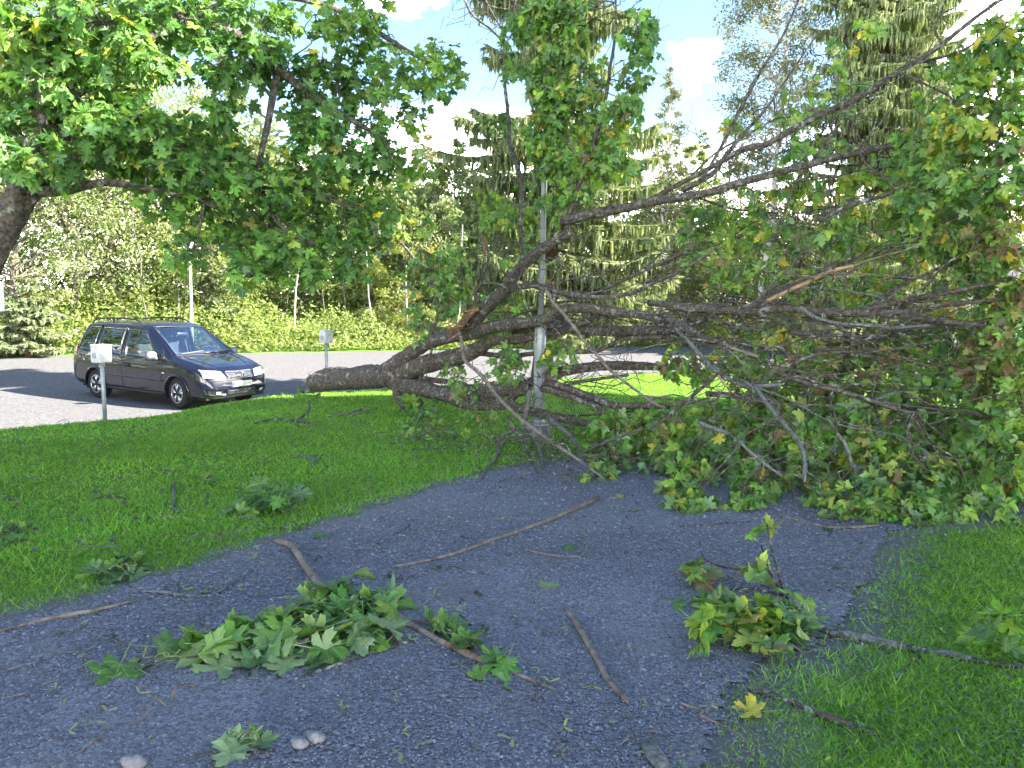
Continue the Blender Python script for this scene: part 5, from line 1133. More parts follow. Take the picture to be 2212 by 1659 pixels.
    # front face
    lens = simple('headlight_lens', (.62, .64, .66), .06, 0, .8, 1); lens.node_tree.nodes['Principled BSDF'].inputs['Transmission Weight'].default_value = .15
    for s in (-1, 1):
        c = [(s*.36, .655), (s*.80, .685), (s*.805, .845), (s*.42, .80)]
        h = pt('headlight', quad(front, c, 14, 6, .010, .03), lens)
        q = front(s*.70, .76, .016); bm_ = MB().lathe([(.055, 0), (.05, .006), (0, .008)], (0, 0, 0), 16).mesh('bulb_bowl', True); o = sub('bulb_bowl', bm_, chrome, h); o.matrix_basis = Matrix.Translation(Vector(q)) @ Vector((1, s*.35, .25)).to_track_quat('Z', 'Y').to_matrix().to_4x4()
        sub('headlight_seal', outline(front, c, .008, .006), rub, h)
        # fog lamp scoop in the bumper
        pt('bumper_scoop', quad(front, [(s*.42, .335), (s*.74, .36), (s*.74, .43), (s*.44, .41)], 8, 4, .004, .02), dark)
        pt('fog_lamp', quad(front, [(s*.50, .345), (s*.60, .35), (s*.60, .405), (s*.51, .40)], 4, 3, .010, .02), lens)
        pt('bumper_ridge', outline(front, [(s*.40, .325), (s*.62, .315), (s*.78, .36), (s*.80, .44)], .014, .004, closed=False), mp_)
    gq = [(-.29, .655), (.29, .655), (.33, .80), (-.33, .80)]
    g = pt('grille', quad(front, gq, 14, 5, .006, .02), black)
    for z, w, r in ((.684, .29, .0045), (.712, .30, .0045), (.742, .31, .0045), (.787, .325, .016), (.654, .29, .005)):
        sub('grille_bar', outline(front, [(-w, z), (0, z-.004), (w, z)], r, .014, closed=False), chrome, g)
    for s in (-1, 1): sub('grille_bar', outline(front, [(s*.29, .655), (s*.325, .79)], .010, .014, closed=False), chrome, g)
    # emblem: slanted letter in an oval ring
    el = [front(.092*math.cos(a), .716+.047*math.sin(a), .028) for a in np.linspace(0, 2*math.pi, 29)]
    V_, F__ = tube_np(np.array(el), .0075, 6); eb = MB().add(V_, [tuple(q) for q in F__])
    for a_, b_ in (((-.048, .684), (-.024, .750)), ((.024, .682), (.048, .748)), ((-.042, .702), (.042, .730))):
        pp = [front(a_[0]+(b_[0]-a_[0])*k/4, a_[1]+(b_[1]-a_[1])*k/4, .030) for k in range(5)]; eb.tube(pp, .0085, 6)
    sub('emblem', eb.mesh('emblem', True), chrome, g)
    pl = pt('licence_plate', quad(front, [(-.255, .475), (.255, .475), (.255, .588), (-.255, .588)], 6, 3, .016, .014), white)
    sub('plate_strip', quad(front, [(-.252, .478), (-.212, .478), (-.212, .585), (-.252, .585)], 3, 3, .018, .003), blue, pl)
    faint = simple('faint_print', (.62, .62, .64), .5); fb_ = MB()
    for k, y in enumerate(np.linspace(-.16, .20, 7)): 
        q = quad(front, [(y, .512), (y+.026, .512), (y+.026, .552), (y, .552)], 1, 1, .0175, .002); fb_.add([v.co for v in q.vertices], [tuple(p.vertices) for p in q.polygons])
    sub('faint_print', fb_.mesh('faint_print'), faint, pl)
    pt('lower_intake', quad(front, [(-.36, .345), (.36, .345), (.37, .425), (-.37, .425)], 12, 4, .004, .02), black)
    for y in (-.17, .17): pt('intake_divider', quad(front, [(y-.018, .343), (y+.018, .343), (y+.018, .428), (y-.018, .428)], 2, 3, .012, .02), mp_)
    pt('bumper_line', outline(front, [(-.78, .62), (-.45, .615), (0, .612), (.45, .615), (.78, .62)], .008, .002, closed=False), black)
    pt('bumper_step', outline(front, [(-.80, .47), (-.45, .452), (0, .448), (.45, .452), (.80, .47)], .012, .0, closed=False), mp_)
    for s in (-1, 1):
        pt('bonnet_crease', outline(top, [(1.28, s*.60), (1.6, s*.55), (1.95, s*.45), (2.1, s*.38)], .012, -.002, closed=False), mp_)
        pt('bonnet_gap', outline(top, [(1.25, s*.80), (1.5, s*.775), (1.8, s*.74), (2.08, s*.66)], .004, .001, closed=False), dark)
    # wipers
    for a_, b_ in (((-.62, 1.10), (-.02, 1.145)), ((-.02, 1.10), (.58, 1.13))):
        q = [front(a_[0]+(b_[0]-a_[0])*k/6, a_[1]+(b_[1]-a_[1])*k/6, .025) for k in range(7)]
        pt('wiper', MB().tube(q, .010, 6).mesh('wiper', True), simple('wiper_grey', (.16, .15, .15), .5))
    pt('cowl', outline(front, [(-.74, 1.095), (0, 1.085), (.74, 1.095)], .016, .0, closed=False), black)
    # side details
    for s in (-1, 1):
        pt('side_moulding', outline(side, [(-1.0, .585), (-.4, .58), (.4, .575), (1.0, .57)], .022, .0, closed=False, s=s), mp_)
        pt('sill_trim', outline(side, [(-1.0, .285), (0, .28), (1.0, .28)], .03, -.006, closed=False, s=s), black)
        pt('waist_crease', outline(side, [(-2.1, .905), (-1, .90), (.3, .885), (1.5, .86)], .008, -.003, closed=False, s=s), simple('painted_glint', (.09, .09, .12), .2, .3, coat=1))  # glint painted in as a paler strip along the crease
        for ln in ([(-.40, 1.03), (-.40, .6), (-.36, .33)], [(.98, 1.0), (1.0, .7), (.93, .6), (.88, .33)], [(-1.34, 1.05), (-1.30, .8), (-1.02, .62), (-.98, .33)], [(-.36, .33), (.88, .33)]):
            pt('panel_gap', outline(side, ln, .005, .0, closed=False, s=s), dark)
        pt('door_handle', outline(side, [(-.26, .83), (-.12, .825)], .018, .014, closed=False, s=s), mp_); pt('handle_recess', quad(side, [(-.29, .80), (-.09, .795), (-.09, .86), (-.29, .865)], 4, 3, .003, .01, s=s), dark)
        pt('door_handle', outline(side, [(-1.24, .85), (-1.10, .85)], .018, .014, closed=False, s=s), mp_)
        pt('fuel_flap', quad(side, [(-2.0, .84), (-1.8, .84), (-1.8, .98), (-2.0, .98)], 3, 3, .003, .004, s=s), mp_)
        pt('side_repeater', quad(side, [(1.00, .72), (1.06, .718), (1.06, .745), (1.0, .747)], 2, 2, .010, .02, s=s), simple('repeater', (.7, .68, .6), .2))
        # mirror
        q = side(.80, 1.02, .0, s=s); mbx = MB().box((q[0]+.02, q[1]+s*.16, q[2]+.075), (.13, .22, .165), s*.12, .045)
        mo = pt('wing_mirror', mbx.mesh('wing_mirror', True), silver); sub('mirror_arm', MB().tube([(q[0], q[1]-s*.01, q[2]-.0), (q[0]+.01, q[1]+s*.05, q[2]+.005), (q[0]+.015, q[1]+s*.10, q[2]+.03)], [.035, .03, .03], 8).mesh('mirror_arm', True), silver, mo)
        sub('mirror_glass', MB().box((q[0]-.048, q[1]+s*.165, q[2]+.078), (.008, .18, .125), s*.12).mesh('mirror_glass'), simple('mirror_glass', (.6, .65, .7), .03, 1), mo)
        # roof rail
        y = s*.60; rail = []
        for x, h in ((-1.92, .0), (-1.84, .05), (-1.65, .075), (-1.1, .08), (-.45, .075), (-.2, .045), (-.10, .0)):
            q = top(x, y, 0); rail.append((x, y, q[2]+h))
        ro = pt('roof_rail', MB().tube(catmull(rail, 4), .018, 8).mesh('roof_rail', True), black)
        for x in (-1.1,): q = top(x, y, 0); sub('rail_foot', MB().box((x, y, q[2]+.04), (.07, .03, .09), 0, .008).mesh('rail_foot'), black, ro)
        pt('tail_lamp', quad(side, [(-2.27, .98), (-2.16, .98), (-2.12, 1.30), (-2.19, 1.30)], 3, 6, .006, .02, s=s), simple('red_lens', (.35, .02, .02), .15))
    # cabin
    pt('cabin_floor', MB().box((-.45, 0, .62), (3.3, 1.5, .12)).mesh('cabin_floor'), dark)
    db = MB().box((1.0, 0, .97), (.42, 1.44, .22), 0, .06); db.box((.82, .36, 1.07), (.22, .46, .12), 0, .05); pt('dashboard', db.mesh('dashboard', True), dash)
    for y in (-.38, .38):
        st_ = pt('seat', MB().box((.05, y, .80), (.52, .52, .22), 0, .07).mesh('seat', True), cloth)
        bk_ = MB().add(*[(lambda v, f: ([(p[0]-.28*(p[2]-.85), p[1], p[2]) for p in v], f))(q.v, q.f) for q in [MB().box((-.20, y, 1.10), (.17, .52, .60), 0, .06)]][0]); sub('backrest', bk_.mesh('backrest', True), cloth, st_)
        sub('headrest', MB().box((-.36, y, 1.50), (.12, .30, .17), 0, .05).mesh('headrest', True), cloth, st_)
        for dy in (-.07, .07): sub('headrest_pin', MB().tube([(-.34, y+dy, 1.36), (-.36, y+dy, 1.45)], .009, 6).mesh('headrest_pin'), chrome, st_)
    rr_ = MB().box((-1.15, 0, .80), (.5, 1.3, .2), 0, .06); rr_.box((-1.45, 0, 1.10), (.16, 1.3, .55), 0, .06); pt('rear_bench', rr_.mesh('rear_bench', True), cloth)
    wc = Vector((.70, .38, 1.08)); wr = Matrix.Translation(wc) @ Vector((-1, 0, .75)).to_track_quat('Z', 'Y').to_matrix().to_4x4()
    rg = MB().tube([(.185*math.cos(a), .185*math.sin(a), 0) for a in np.linspace(0, 2*math.pi, 25)], .014, 8)
    for a in (0, math.pi, -math.pi/2): rg.tube([(0, 0, -.02), (.18*math.cos(a), .18*math.sin(a), 0)], .014, 6)
    rg.lathe([(.05, -.03), (.05, .0), (0, .01)], n=12); o = pt('steering_wheel', rg.mesh('steering_wheel', True), dash); o.matrix_basis = wr
    pt('rear_mirror', MB().box((.42, .0, 1.50), (.03, .24, .065), 0, .012).mesh('rear_mirror', True), silver)
    pt('sun_visor_folder', MB().box((.98, -.42, 1.10), (.10, .34, .03), .1, .008).mesh('folder'), simple('teal_card', (.05, .38, .36), .6))
    for s in (-1, 1): pt('door_trim', MB().box((.0, s*.80, .82), (1.9, .06, .4), 0).mesh('door_trim'), dash); pt('door_pillar', MB().tube([(-.39, s*.845, 1.0), (-.39, s*.70, 1.6)], .035, 8).mesh('door_pillar'), simple('trim_light', (.45, .45, .46), .6))
    return car
build_car()

# ------------------------------------------------------------------ fallen branches, sticks, leaves and bits on the ground
def gpath(pts, up=None):
    Q = []
    for i, p in enumerate(pts):
        r = p[2]; q = G(p[0], p[1], 0); d = (q-CAMP)@FWD; rr = r*d/FPX
        rr *= .82; q[2] += rr*.9+(p[3] if len(p) > 3 else 0); Q.append((*q, rr))
    return np.array(Q)
def stick(name, label, cat, pts, mat, n=8, sub=4, rough=.10, group=None, forks=()):
    """a loose stick; a stick with side shoots is a thing with parts"""
    Q = gpath(pts)
    me, q = limb_mesh(name, Q[:, :3], Q[:, 3], n, sub, rough)
    if not forks:
        o = link(name, me, mat); tag(o, label, cat, group); return o, q
    t = thing(name, label, cat, Q[0, :3], group=group); part('stem', me, mat, t); 
    for f in forks:
        F_ = gpath(f); m2, _ = limb_mesh('shoot', F_[:, :3], F_[:, 3], 6, 4, .1); part('shoot', m2, mat, t)
    return t, q
def ground_leaves(lv, spots, pal, size, upto=.06, flat=.5):
    """spots: (u, v, height) of leaf bases"""
    for (u, v, hh) in spots:
        p = G(u, v, hh)[None]; a = rng.uniform(0, 6.28); tip = np.array([[math.cos(a), math.sin(a), -.25]])
        nr = np.array([[0, 0, 1.0]])+rng.normal(0, flat, (1, 3)); 
        if rng.uniform() < .3: nr *= -1
        lv.add(p, tip, nr, np.array([size*rng.uniform(.75, 1.15)]), palette(pal, 1))
def samara(mb_list, p, a, s, up=.012):
    """paired winged seeds"""
    V = []; T = []
    for sg in (-1, 1):
        th = a+sg*.9; d = np.array([math.cos(th), math.sin(th), .12]); n = np.array([-d[1], d[0], .15])*sg
        base = np.asarray(p)+np.array([0, 0, up]); b = len(V)
        pr = [(0, 0), (.18, .10), (.45, .13), (.8, .17), (1.0, .08), (.95, -.04), (.5, -.05), (.2, -.06)]
        V += [base+s*(x*d+y*n) for x, y in pr]; T += [tuple(range(b, b+8))]
    mb_list.append((V, T))
M_SEED = simple('seed_green', (.26, .30, .07), .55); M_SEEDY = simple('seed_yellow', (.36, .33, .10), .55)
def samara_part(parent, pts, mat=M_SEED):
    for (u, v, h) in pts:
        l = []; samara(l, G(u, v, h), rng.uniform(0, 6.28), rng.uniform(.035, .05)); mb = MB(); mb.add(*l[0]); part('winged_seed', mb.mesh('winged_seed'), mat, parent)

# 1 big leafy branch in front
lt = thing('leafy_branch', 'green leafy maple branch lying on the path in front, with a curved bare stem', 'branch', G(700, 1400))
Q = gpath([(597, 1173, 7), (630, 1186, 9), (655, 1222, 9.5), (690, 1268, 10), (735, 1296, 9, .02), (790, 1316, 9, .03), (845, 1337, 9, .02), (900, 1363, 9), (960, 1395, 8.5), (1020, 1424, 8), (1080, 1447, 7), (1140, 1470, 6), (1198, 1493, 4)])
me, q = limb_mesh('stem', Q[:, :3], Q[:, 3], 10, 5, .08); part('stem', me, M_PALE, lt)
Q = gpath([(965, 1398, 8.6, .002), (1000, 1413, 8.6, .003), (1040, 1432, 7.6, .003)]); me, q = limb_mesh('stem', Q[:, :3], Q[:, 3]*1.02, 10, 4, .1); part('stem', me, M_TORN, lt)
for f in ([(760, 1305, 5, .03), (700, 1370, 4, .06), (600, 1410, 4, .05), (480, 1435, 3, .04), (360, 1440, 2, .03), (280, 1455, 2, .02)], [(720, 1292, 5, .04), (690, 1340, 3, .09), (640, 1350, 3, .10)], [(800, 1322, 4, .05), (720, 1390, 3, .08), (620, 1430, 3, .06)], [(880, 1352, 4, .02), (960, 1375, 3, .04), (1080, 1440, 2, .02)]):
    Q = gpath(f); m2, _ = limb_mesh('shoot', Q[:, :3], Q[:, 3], 6, 4, .1); part('shoot', m2, M_TWIG, lt)
l1 = Leaves(); sp = []
for k in range(105):
    t_ = rng.beta(1.25, 1.0); u = 430+t_*410; cv = np.interp(u, [430, 560, 680, 760, 840], [1430, 1395, 1375, 1350, 1340]); hv = np.interp(u, [430, 560, 680, 760, 840], [22, 42, 62, 58, 45]); sp.append((u, cv+rng.uniform(-1, 1)*hv, rng.uniform(.012, .105)))
ground_leaves(l1, sp, 'branch', .155, flat=.55)
ground_leaves(l1, [(655, 1325, .10), (700, 1320, .13), (770, 1300, .16), (620, 1370, .10), (630, 1400, .10), (610, 1440, .03), (560, 1450, .03), (790, 1400, .05), (720, 1440, .02), (500, 1440, .03), (470, 1425, .05), (405, 1425, .05), (345, 1420, .05), (260, 1450, .03), (300, 1455, .02)], 'branch', .17, flat=.4)
ground_leaves(l1, [(u, v, .05) for u, v in [(930, 1360), (950, 1355), (975, 1365), (1000, 1385), (1010, 1395), (1030, 1400), (1050, 1425), (1080, 1430), (1095, 1445), (940, 1375), (985, 1380), (960, 1385), (1020, 1415)]], 'green', .11, flat=.9) if False else ground_leaves(l1, [(u, v, .045) for u, v in [(930, 1360), (950, 1355), (975, 1365), (1000, 1385), (1010, 1395), (1030, 1400), (1050, 1425), (1080, 1430), (1095, 1445), (940, 1375), (985, 1380), (960, 1385), (1020, 1415)]], 'stand', .11, flat=.9)
l1.build(lt, 300)
samara_part(lt, [(680+rng.uniform(-110, 110), 1360+rng.uniform(-40, 40), rng.uniform(.08, .13)) for k in range(22)]+[(330+rng.uniform(-30, 60), 1440+rng.uniform(-12, 8), .03) for k in range(8)]+[(985, 1350, .07), (1000, 1345, .07), (960, 1340, .05)])

# 2 leafy branch at right
rt = thing('leafy_branch', 'yellowing leafy maple branch with a long lichen covered stem, lying at the right path edge', 'branch', G(1620, 1400))
Q = gpath([(1640, 1250, 2, .2), (1660, 1300, 3, .16), (1690, 1320, 5, .09), (1740, 1350, 7, .01), (1790, 1372, 8), (1860, 1390, 10), (1950, 1405, 9), (2050, 1420, 8), (2150, 1440, 7), (2260, 1450, 7)]); me, q = limb_mesh('stem', Q[:, :3], Q[:, 3], 9, 4, .12); part('stem', me, M_TWIG, rt)
Q = gpath([(1795, 1374, 8.5), (1830, 1382, 13), (1880, 1393, 14), (1925, 1402, 12), (1955, 1408, 9)]); me, q = limb_mesh('lichen', Q[:, :3], Q[:, 3]*1.15, 9, 5, .3); part('lichen', me, M_LICHEN, rt)
Q = gpath([(2000, 1414, 8), (2050, 1421, 10), (2100, 1431, 8)]); me, q = limb_mesh('lichen', Q[:, :3], Q[:, 3]*1.1, 9, 5, .3); part('lichen', me, M_LICHEN, rt)
for f in ([(1700, 1322, 4, .09), (1640, 1285, 3, .12), (1560, 1255, 3, .08), (1520, 1235, 2, .08), (1510, 1205, 2, .1)], [(1690, 1320, 4, .10), (1665, 1280, 3, .22), (1650, 1245, 2, .32)], [(1690, 1325, 4, .09), (1620, 1320, 3, .12), (1570, 1315, 2, .10)], [(1690, 1330, 3, .08), (1650, 1370, 3, .1), (1600, 1380, 2, .08)], [(1990, 1416, 5), (1960, 1440, 4), (1925, 1475, 3)], [(2060, 1425, 4), (2150, 1438, 4), (2230, 1440, 4)]):
    Q = gpath(f); m2, _ = limb_mesh('shoot', Q[:, :3], Q[:, 3], 6, 4, .1); part('shoot', m2, M_TWIG, rt)
l2 = Leaves(); sp = [(1630+rng.normal(0, 55), 1375+rng.normal(0, 26), rng.uniform(.02, .15)) for k in range(80)]
ground_leaves(l2, sp, 'falllime', .125, flat=.7)
ground_leaves(l2, [(1510+rng.uniform(-18, 18), 1265+rng.uniform(-15, 15), rng.uniform(.05, .12)) for k in range(9)]+[(1645+rng.uniform(-30, 30), 1250+rng.uniform(-18, 14), .3) for k in range(7)]+[(1635+rng.uniform(-22, 22), 1300+rng.uniform(-14, 14), .18) for k in range(7)]+[(1550+rng.uniform(-25, 25), 1320, .06) for k in range(4)], 'falllime', .11, flat=.7)
ground_leaves(l2, [(1710+rng.uniform(-30, 30), 1375+rng.uniform(-20, 25), .05) for k in range(10)]+[(1465, 1305, .02)], 'deep', .115) if False else ground_leaves(l2, [(1710+rng.uniform(-30, 30), 1375+rng.uniform(-20, 25), .05) for k in range(10)]+[(1465, 1305, .02)], 'standdark', .115)
ground_leaves(l2, [(2150+rng.uniform(-30, 50), 1405+rng.uniform(-35, 35), rng.uniform(.05, .2)) for k in range(9)], 'standlit', .14)
l2.build(rt, 300)
samara_part(rt, [(1600+rng.uniform(-70, 80), 1355+rng.uniform(-30, 40), rng.uniform(.08, .14)) for k in range(16)], M_SEEDY)

# 3 bare sticks
stick('stick', 'straight bare stick lying alone on the gravel path, bent near its lower end', 'stick', [(1221, 1318, 6), (1245, 1352, 8), (1275, 1405, 8), (1300, 1450, 7.5), (1312, 1472, 8), (1335, 1498, 7.5), (1350, 1515, 8), (1356, 1522, 4)], M_PALE)
stick('stick', 'long thin stick reaching over the path from the pile of fallen twigs', 'stick', [(848, 1228, 4), (900, 1219, 5), (980, 1200, 5.5), (1060, 1172, 6), (1130, 1148, 6), (1200, 1122, 6.5), (1290, 1082, 6.5)], M_PALE, forks=[[(1225, 1110, 3, .01), (1240, 1125, 3), (1262, 1150, 3), (1258, 1180, 2)]])
stick('stick', 'thin mottled stick just below the big green leafy branch', 'stick', [(636, 1471, 4), (700, 1450, 5), (760, 1428, 6), (830, 1405, 6), (893, 1388, 5)], M_TWIG)
stick('stick', 'long bare stick along the grass edge at the left side of the path', 'stick', [(-30, 1375, 5), (60, 1352, 6), (130, 1336, 7), (210, 1322, 6), (302, 1297, 4)], M_PALE)
stick('lichen_twig', 'crooked twig crusted with pale lichen at the left path edge', 'twig', [(300, 1280, 3), (350, 1283, 6), (400, 1290, 5), (460, 1288, 3), (500, 1265, 3), (545, 1235, 3)], M_LICHEN, forks=[[(380, 1288, 3), (385, 1270, 3, .02), (390, 1262, 2, .03)]])
stick('stick', 'dark lichen spotted branch piece lying on thin grass at the lower right', 'branch', [(1615, 1497, 4), (1650, 1502, 9), (1700, 1518, 7), (1760, 1545, 8), (1800, 1562, 11), (1850, 1580, 10), (1900, 1592, 4), (1935, 1600, 3)], M_TWIG, forks=[[(1830, 1575, 4), (1835, 1605, 3), (1815, 1640, 3)], [(1890, 1590, 4), (1920, 1608, 4)]])
stick('stick', 'forked twig on the path below the pile of fallen branches', 'twig', [(1110, 1163, 3), (1140, 1190, 3.5), (1200, 1203, 3.5), (1255, 1206, 4)], M_PALE, forks=[[(1255, 1206, 3), (1268, 1185, 3), (1258, 1165, 2)]])
stick('stick', 'slim pale stick at the edge of the fallen crown on the right of the path', 'stick', [(1680, 1116, 4), (1740, 1130, 4), (1790, 1142, 4), (1860, 1141, 4), (1900, 1137, 3)], M_PALE)
stick('stick', 'thin dark twig on the path between two leafy bunches of the fallen crown', 'stick', [(1465, 1140, 3), (1530, 1136, 3.5), (1615, 1130, 3)], M_TWIG)
stick('stick', 'dark twisted twig on the gravel near the right grass edge, crusted with lichen', 'twig', [(1730, 1265, 2), (1790, 1268, 4), (1850, 1268, 6), (1880, 1258, 5)], M_LICHEN)
stick('lawn_branch', 'dark forked branch lying on the lawn left of the fallen trunk', 'branch', [(550, 918, 3), (590, 910, 4), (640, 912, 4), (672, 917, 4)], M_TWIG, forks=[[(640, 912, 3), (668, 898, 3, .08), (665, 880, 2, .15)], [(620, 911, 3), (650, 925, 2)]])
stick('lawn_stick', 'pale brown stick on the lawn nearer the fallen trunk', 'stick', [(705, 902, 3), (745, 897, 3.5), (782, 886, 3)], M_PALE)
stick('lawn_stick', 'pale brown stick on the lawn farther right beneath the fallen trunk', 'stick', [(757, 902, 2.5), (785, 892, 3), (813, 886, 3)], M_PALE)
stick('lawn_twig', 'bent lichen covered twig lying lengthwise on the left part of the lawn', 'twig', [(371, 1100, 4), (376, 1085, 4, .01), (374, 1066, 3.5, .015), (378, 1048, 3, .02)], M_LICHEN, forks=[[(372, 1098, 4), (385, 1108, 4), (420, 1102, 3)]])
stick('lawn_twig', 'thin twig lying beside the leaf clump on the lawn near the path', 'twig', [(548, 1140, 3), (590, 1143, 3), (650, 1138, 2)], M_TWIG)
stick('lawn_twig', 'pale lichen twig in the middle of the lawn', 'twig', [(645, 985, 3), (665, 992, 5), (680, 1000, 5), (675, 1012, 3)], M_LICHEN, forks=[[(660, 990, 3), (700, 985, 2)]])
stick('lawn_twig', 'crooked dark twig at the left edge of the lawn', 'twig', [(0, 1068, 3), (15, 1080, 4), (36, 1085, 4), (32, 1098, 3)], M_TWIG)
stick('lawn_twig', 'thin dark twigs across the left part of the lawn', 'twig', [(200, 1078, 2), (240, 1075, 4), (275, 1080, 2)], M_TWIG)
# 4 torn bark piece at the lower edge, bark flake
def bark_piece(u, v, s, label, mat, rz):
    p = G(u, v); mb = MB()
    n = 7; a = np.linspace(-1.1, 1.1, n)
    top_ = []; bot = []
    for k in range(6):
        y = (k/5-.5)*s*(1+.1*rng.uniform()); w = s*.28*(1-.25*abs(k-2.5)/2.5)
        for i in range(n): 
            top_.append((w*math.sin(a[i]), y+.04*s*rng.uniform(-1, 1), w*(math.cos(a[i])-.3)*.8+.01)); bot.append((w*.8*math.sin(a[i]), y, w*(math.cos(a[i])-.45)*.8+.006))
    V = np.array(top_+bot); c, s_ = math.cos(rz), math.sin(rz); V = np.column_stack([V[:, 0]*c-V[:, 1]*s_, V[:, 0]*s_+V[:, 1]*c, V[:, 2]])+p
    o_ = len(top_); f = []
    for b in (0, o_): f += [(b+k*n+i, b+k*n+i+1, b+(k+1)*n+i+1, b+(k+1)*n+i) for k in range(5) for i in range(n-1)]
    for k in range(5): f += [(k*n, (k+1)*n, o_+(k+1)*n, o_+k*n), (k*n+n-1, o_+k*n+n-1, o_+(k+1)*n+n-1, (k+1)*n+n-1)]
    for i in range(n-1): f += [(i, o_+i, o_+i+1, i+1), (5*n+i, 5*n+i+1, o_+5*n+i+1, o_+5*n+i)]
    me = mb.add(V, f).mesh('bark_piece', True); tag(link('bark_piece', me, mat), label, 'bark')
bark_piece(1416, 1640, .15, 'broken lichened bark piece at the bottom edge of the path', M_LICHEN, .2)
bark_piece(1034, 1287, .07, 'small dark bark flake standing on the gravel in the middle of the path', M_BARK, .5)
bark_piece(940, 1228, .07, 'dark flat bark flake near the thin end of the long stick', M_BARK, 1.4)
# 5 round pale stones
def stone(u, v, s, label, mat):
    p = G(u, v); n = 14; V = []; F_ = []; r = np.random.default_rng(int(u))
    ph = r.uniform(0, 6, 6)
    for i in range(9):
        th = math.pi*i/8
        for j in range(n):
            a = 2*math.pi*j/n; k = 1+.10*math.sin(2*a+ph[0])*math.sin(th)+.08*math.sin(3*th+a+ph[1])+.05*math.sin(5*a+ph[2]+2*th)
            V.append(p+s*k*np.array([math.sin(th)*math.cos(a), math.sin(th)*math.sin(a)*.8, .62*math.cos(th)+.45]))
    for i in range(8):
        for j in range(n): F_.append((i*n+j, i*n+(j+1) % n, (i+1)*n+(j+1) % n, (i+1)*n+j))
    tag(link('stone', MB().add(V, F_).mesh('stone', True), mat), label, 'stone')
M_ROCK = noisy('pale_stone', (.17, .165, .155), (.27, .26, .245), 50, .9, .6, dist=.006)
stone(648, 1614, .034, 'pale round stone on the path, left of a touching pair', M_ROCK); stone(681, 1602, .036, 'pale round stone on the path, right of a touching pair', M_ROCK)
stone(290, 1658, .042, 'flat grey stone half sunk at the bottom left edge of the path', M_ROCK)
# 6 leaf clumps and single leaves
def clump(u, v, ru, rv, n, pal, label, size=.12, hh=.08, seeds=0):
    t = thing('leaf_clump', label, 'leaf clump', G(u, v)); l = Leaves()
    ground_leaves(l, [(u+rng.uniform(-ru, ru), v+rng.uniform(-rv, rv), rng.uniform(.02, hh)) for k in range(n)], pal, size, flat=.6); l.build(t, 300)
    Q = gpath([(u-ru*.6, v+rv*.3, 2.5, .01), (u, v, 2.5, .04), (u+ru*.6, v-rv*.5, 2, .05)]); m2, _ = limb_mesh('twig', Q[:, :3], Q[:, 3], 6, 4, .1); part('twig', m2, M_TWIG, t)
    if seeds: samara_part(t, [(u+rng.uniform(-ru, ru), v+rng.uniform(-rv, rv), hh) for k in range(seeds)], M_SEEDY)
clump(595, 1092, 42, 22, 30, 'standdark', 'dark green leaf clump lying on the lawn above the path edge', .13, .16)
clump(525, 1108, 28, 10, 10, 'branch', 'small low leaf clump left of the dark clump on the lawn', .11, .06)
clump(235, 1247, 45, 14, 12, 'branch', 'leaf clump with yellow seeds on the grass by the left path edge', .115, .05, 9)
clump(275, 1225, 22, 12, 8, 'standdark', 'small dark leaf clump behind the seeded one on the grass', .11, .06)
clump(528, 1612, 30, 16, 8, 'branch', 'small leaf clump with seeds on the path at the bottom, left of the two stones', .10, .03, 5)
clump(20, 1165, 35, 30, 30, 'green' if False else 'stand', 'low leafy weed in the lawn at the left edge', .07, .05)
clump(760, 850, 30, 10, 16, 'stand', 'leafy weeds by the butt of the fallen trunk', .10, .12) if False else None
clump(670, 848, 30, 8, 20, 'stand', 'tuft of leaves and torn grass under the butt of the fallen trunk', .10, .14)
clump(448, 1045, 10, 8, 8, 'falllime', 'little yellow green leaf clump in the middle of the left lawn', .09, .05, 4)
def one_leaf(u, v, pal, label, size=.115, group=None, h=.015):
    l = Leaves(); ground_leaves(l, [(u, v, h)], pal, size, flat=.25); p, R, z, c = l.arrays()
    V, T, U = SHAPES[int(rng.integers(0, 3))]; A = np.eye(4); A[:3, :3] = R[0]*z[0]; A[:3, 3] = p[0]
    me = mesh_np('maple_leaf', V, T, np.repeat(c, len(V), 0), luv=U); me.materials.append(M_LEAF)
    o = bpy.data.objects.new('maple_leaf', me); COL.objects.link(o); o.matrix_basis = Matrix(A.tolist()); tag(o, label, 'leaf', group)
GL = 'single maple leaves lying on the ground'
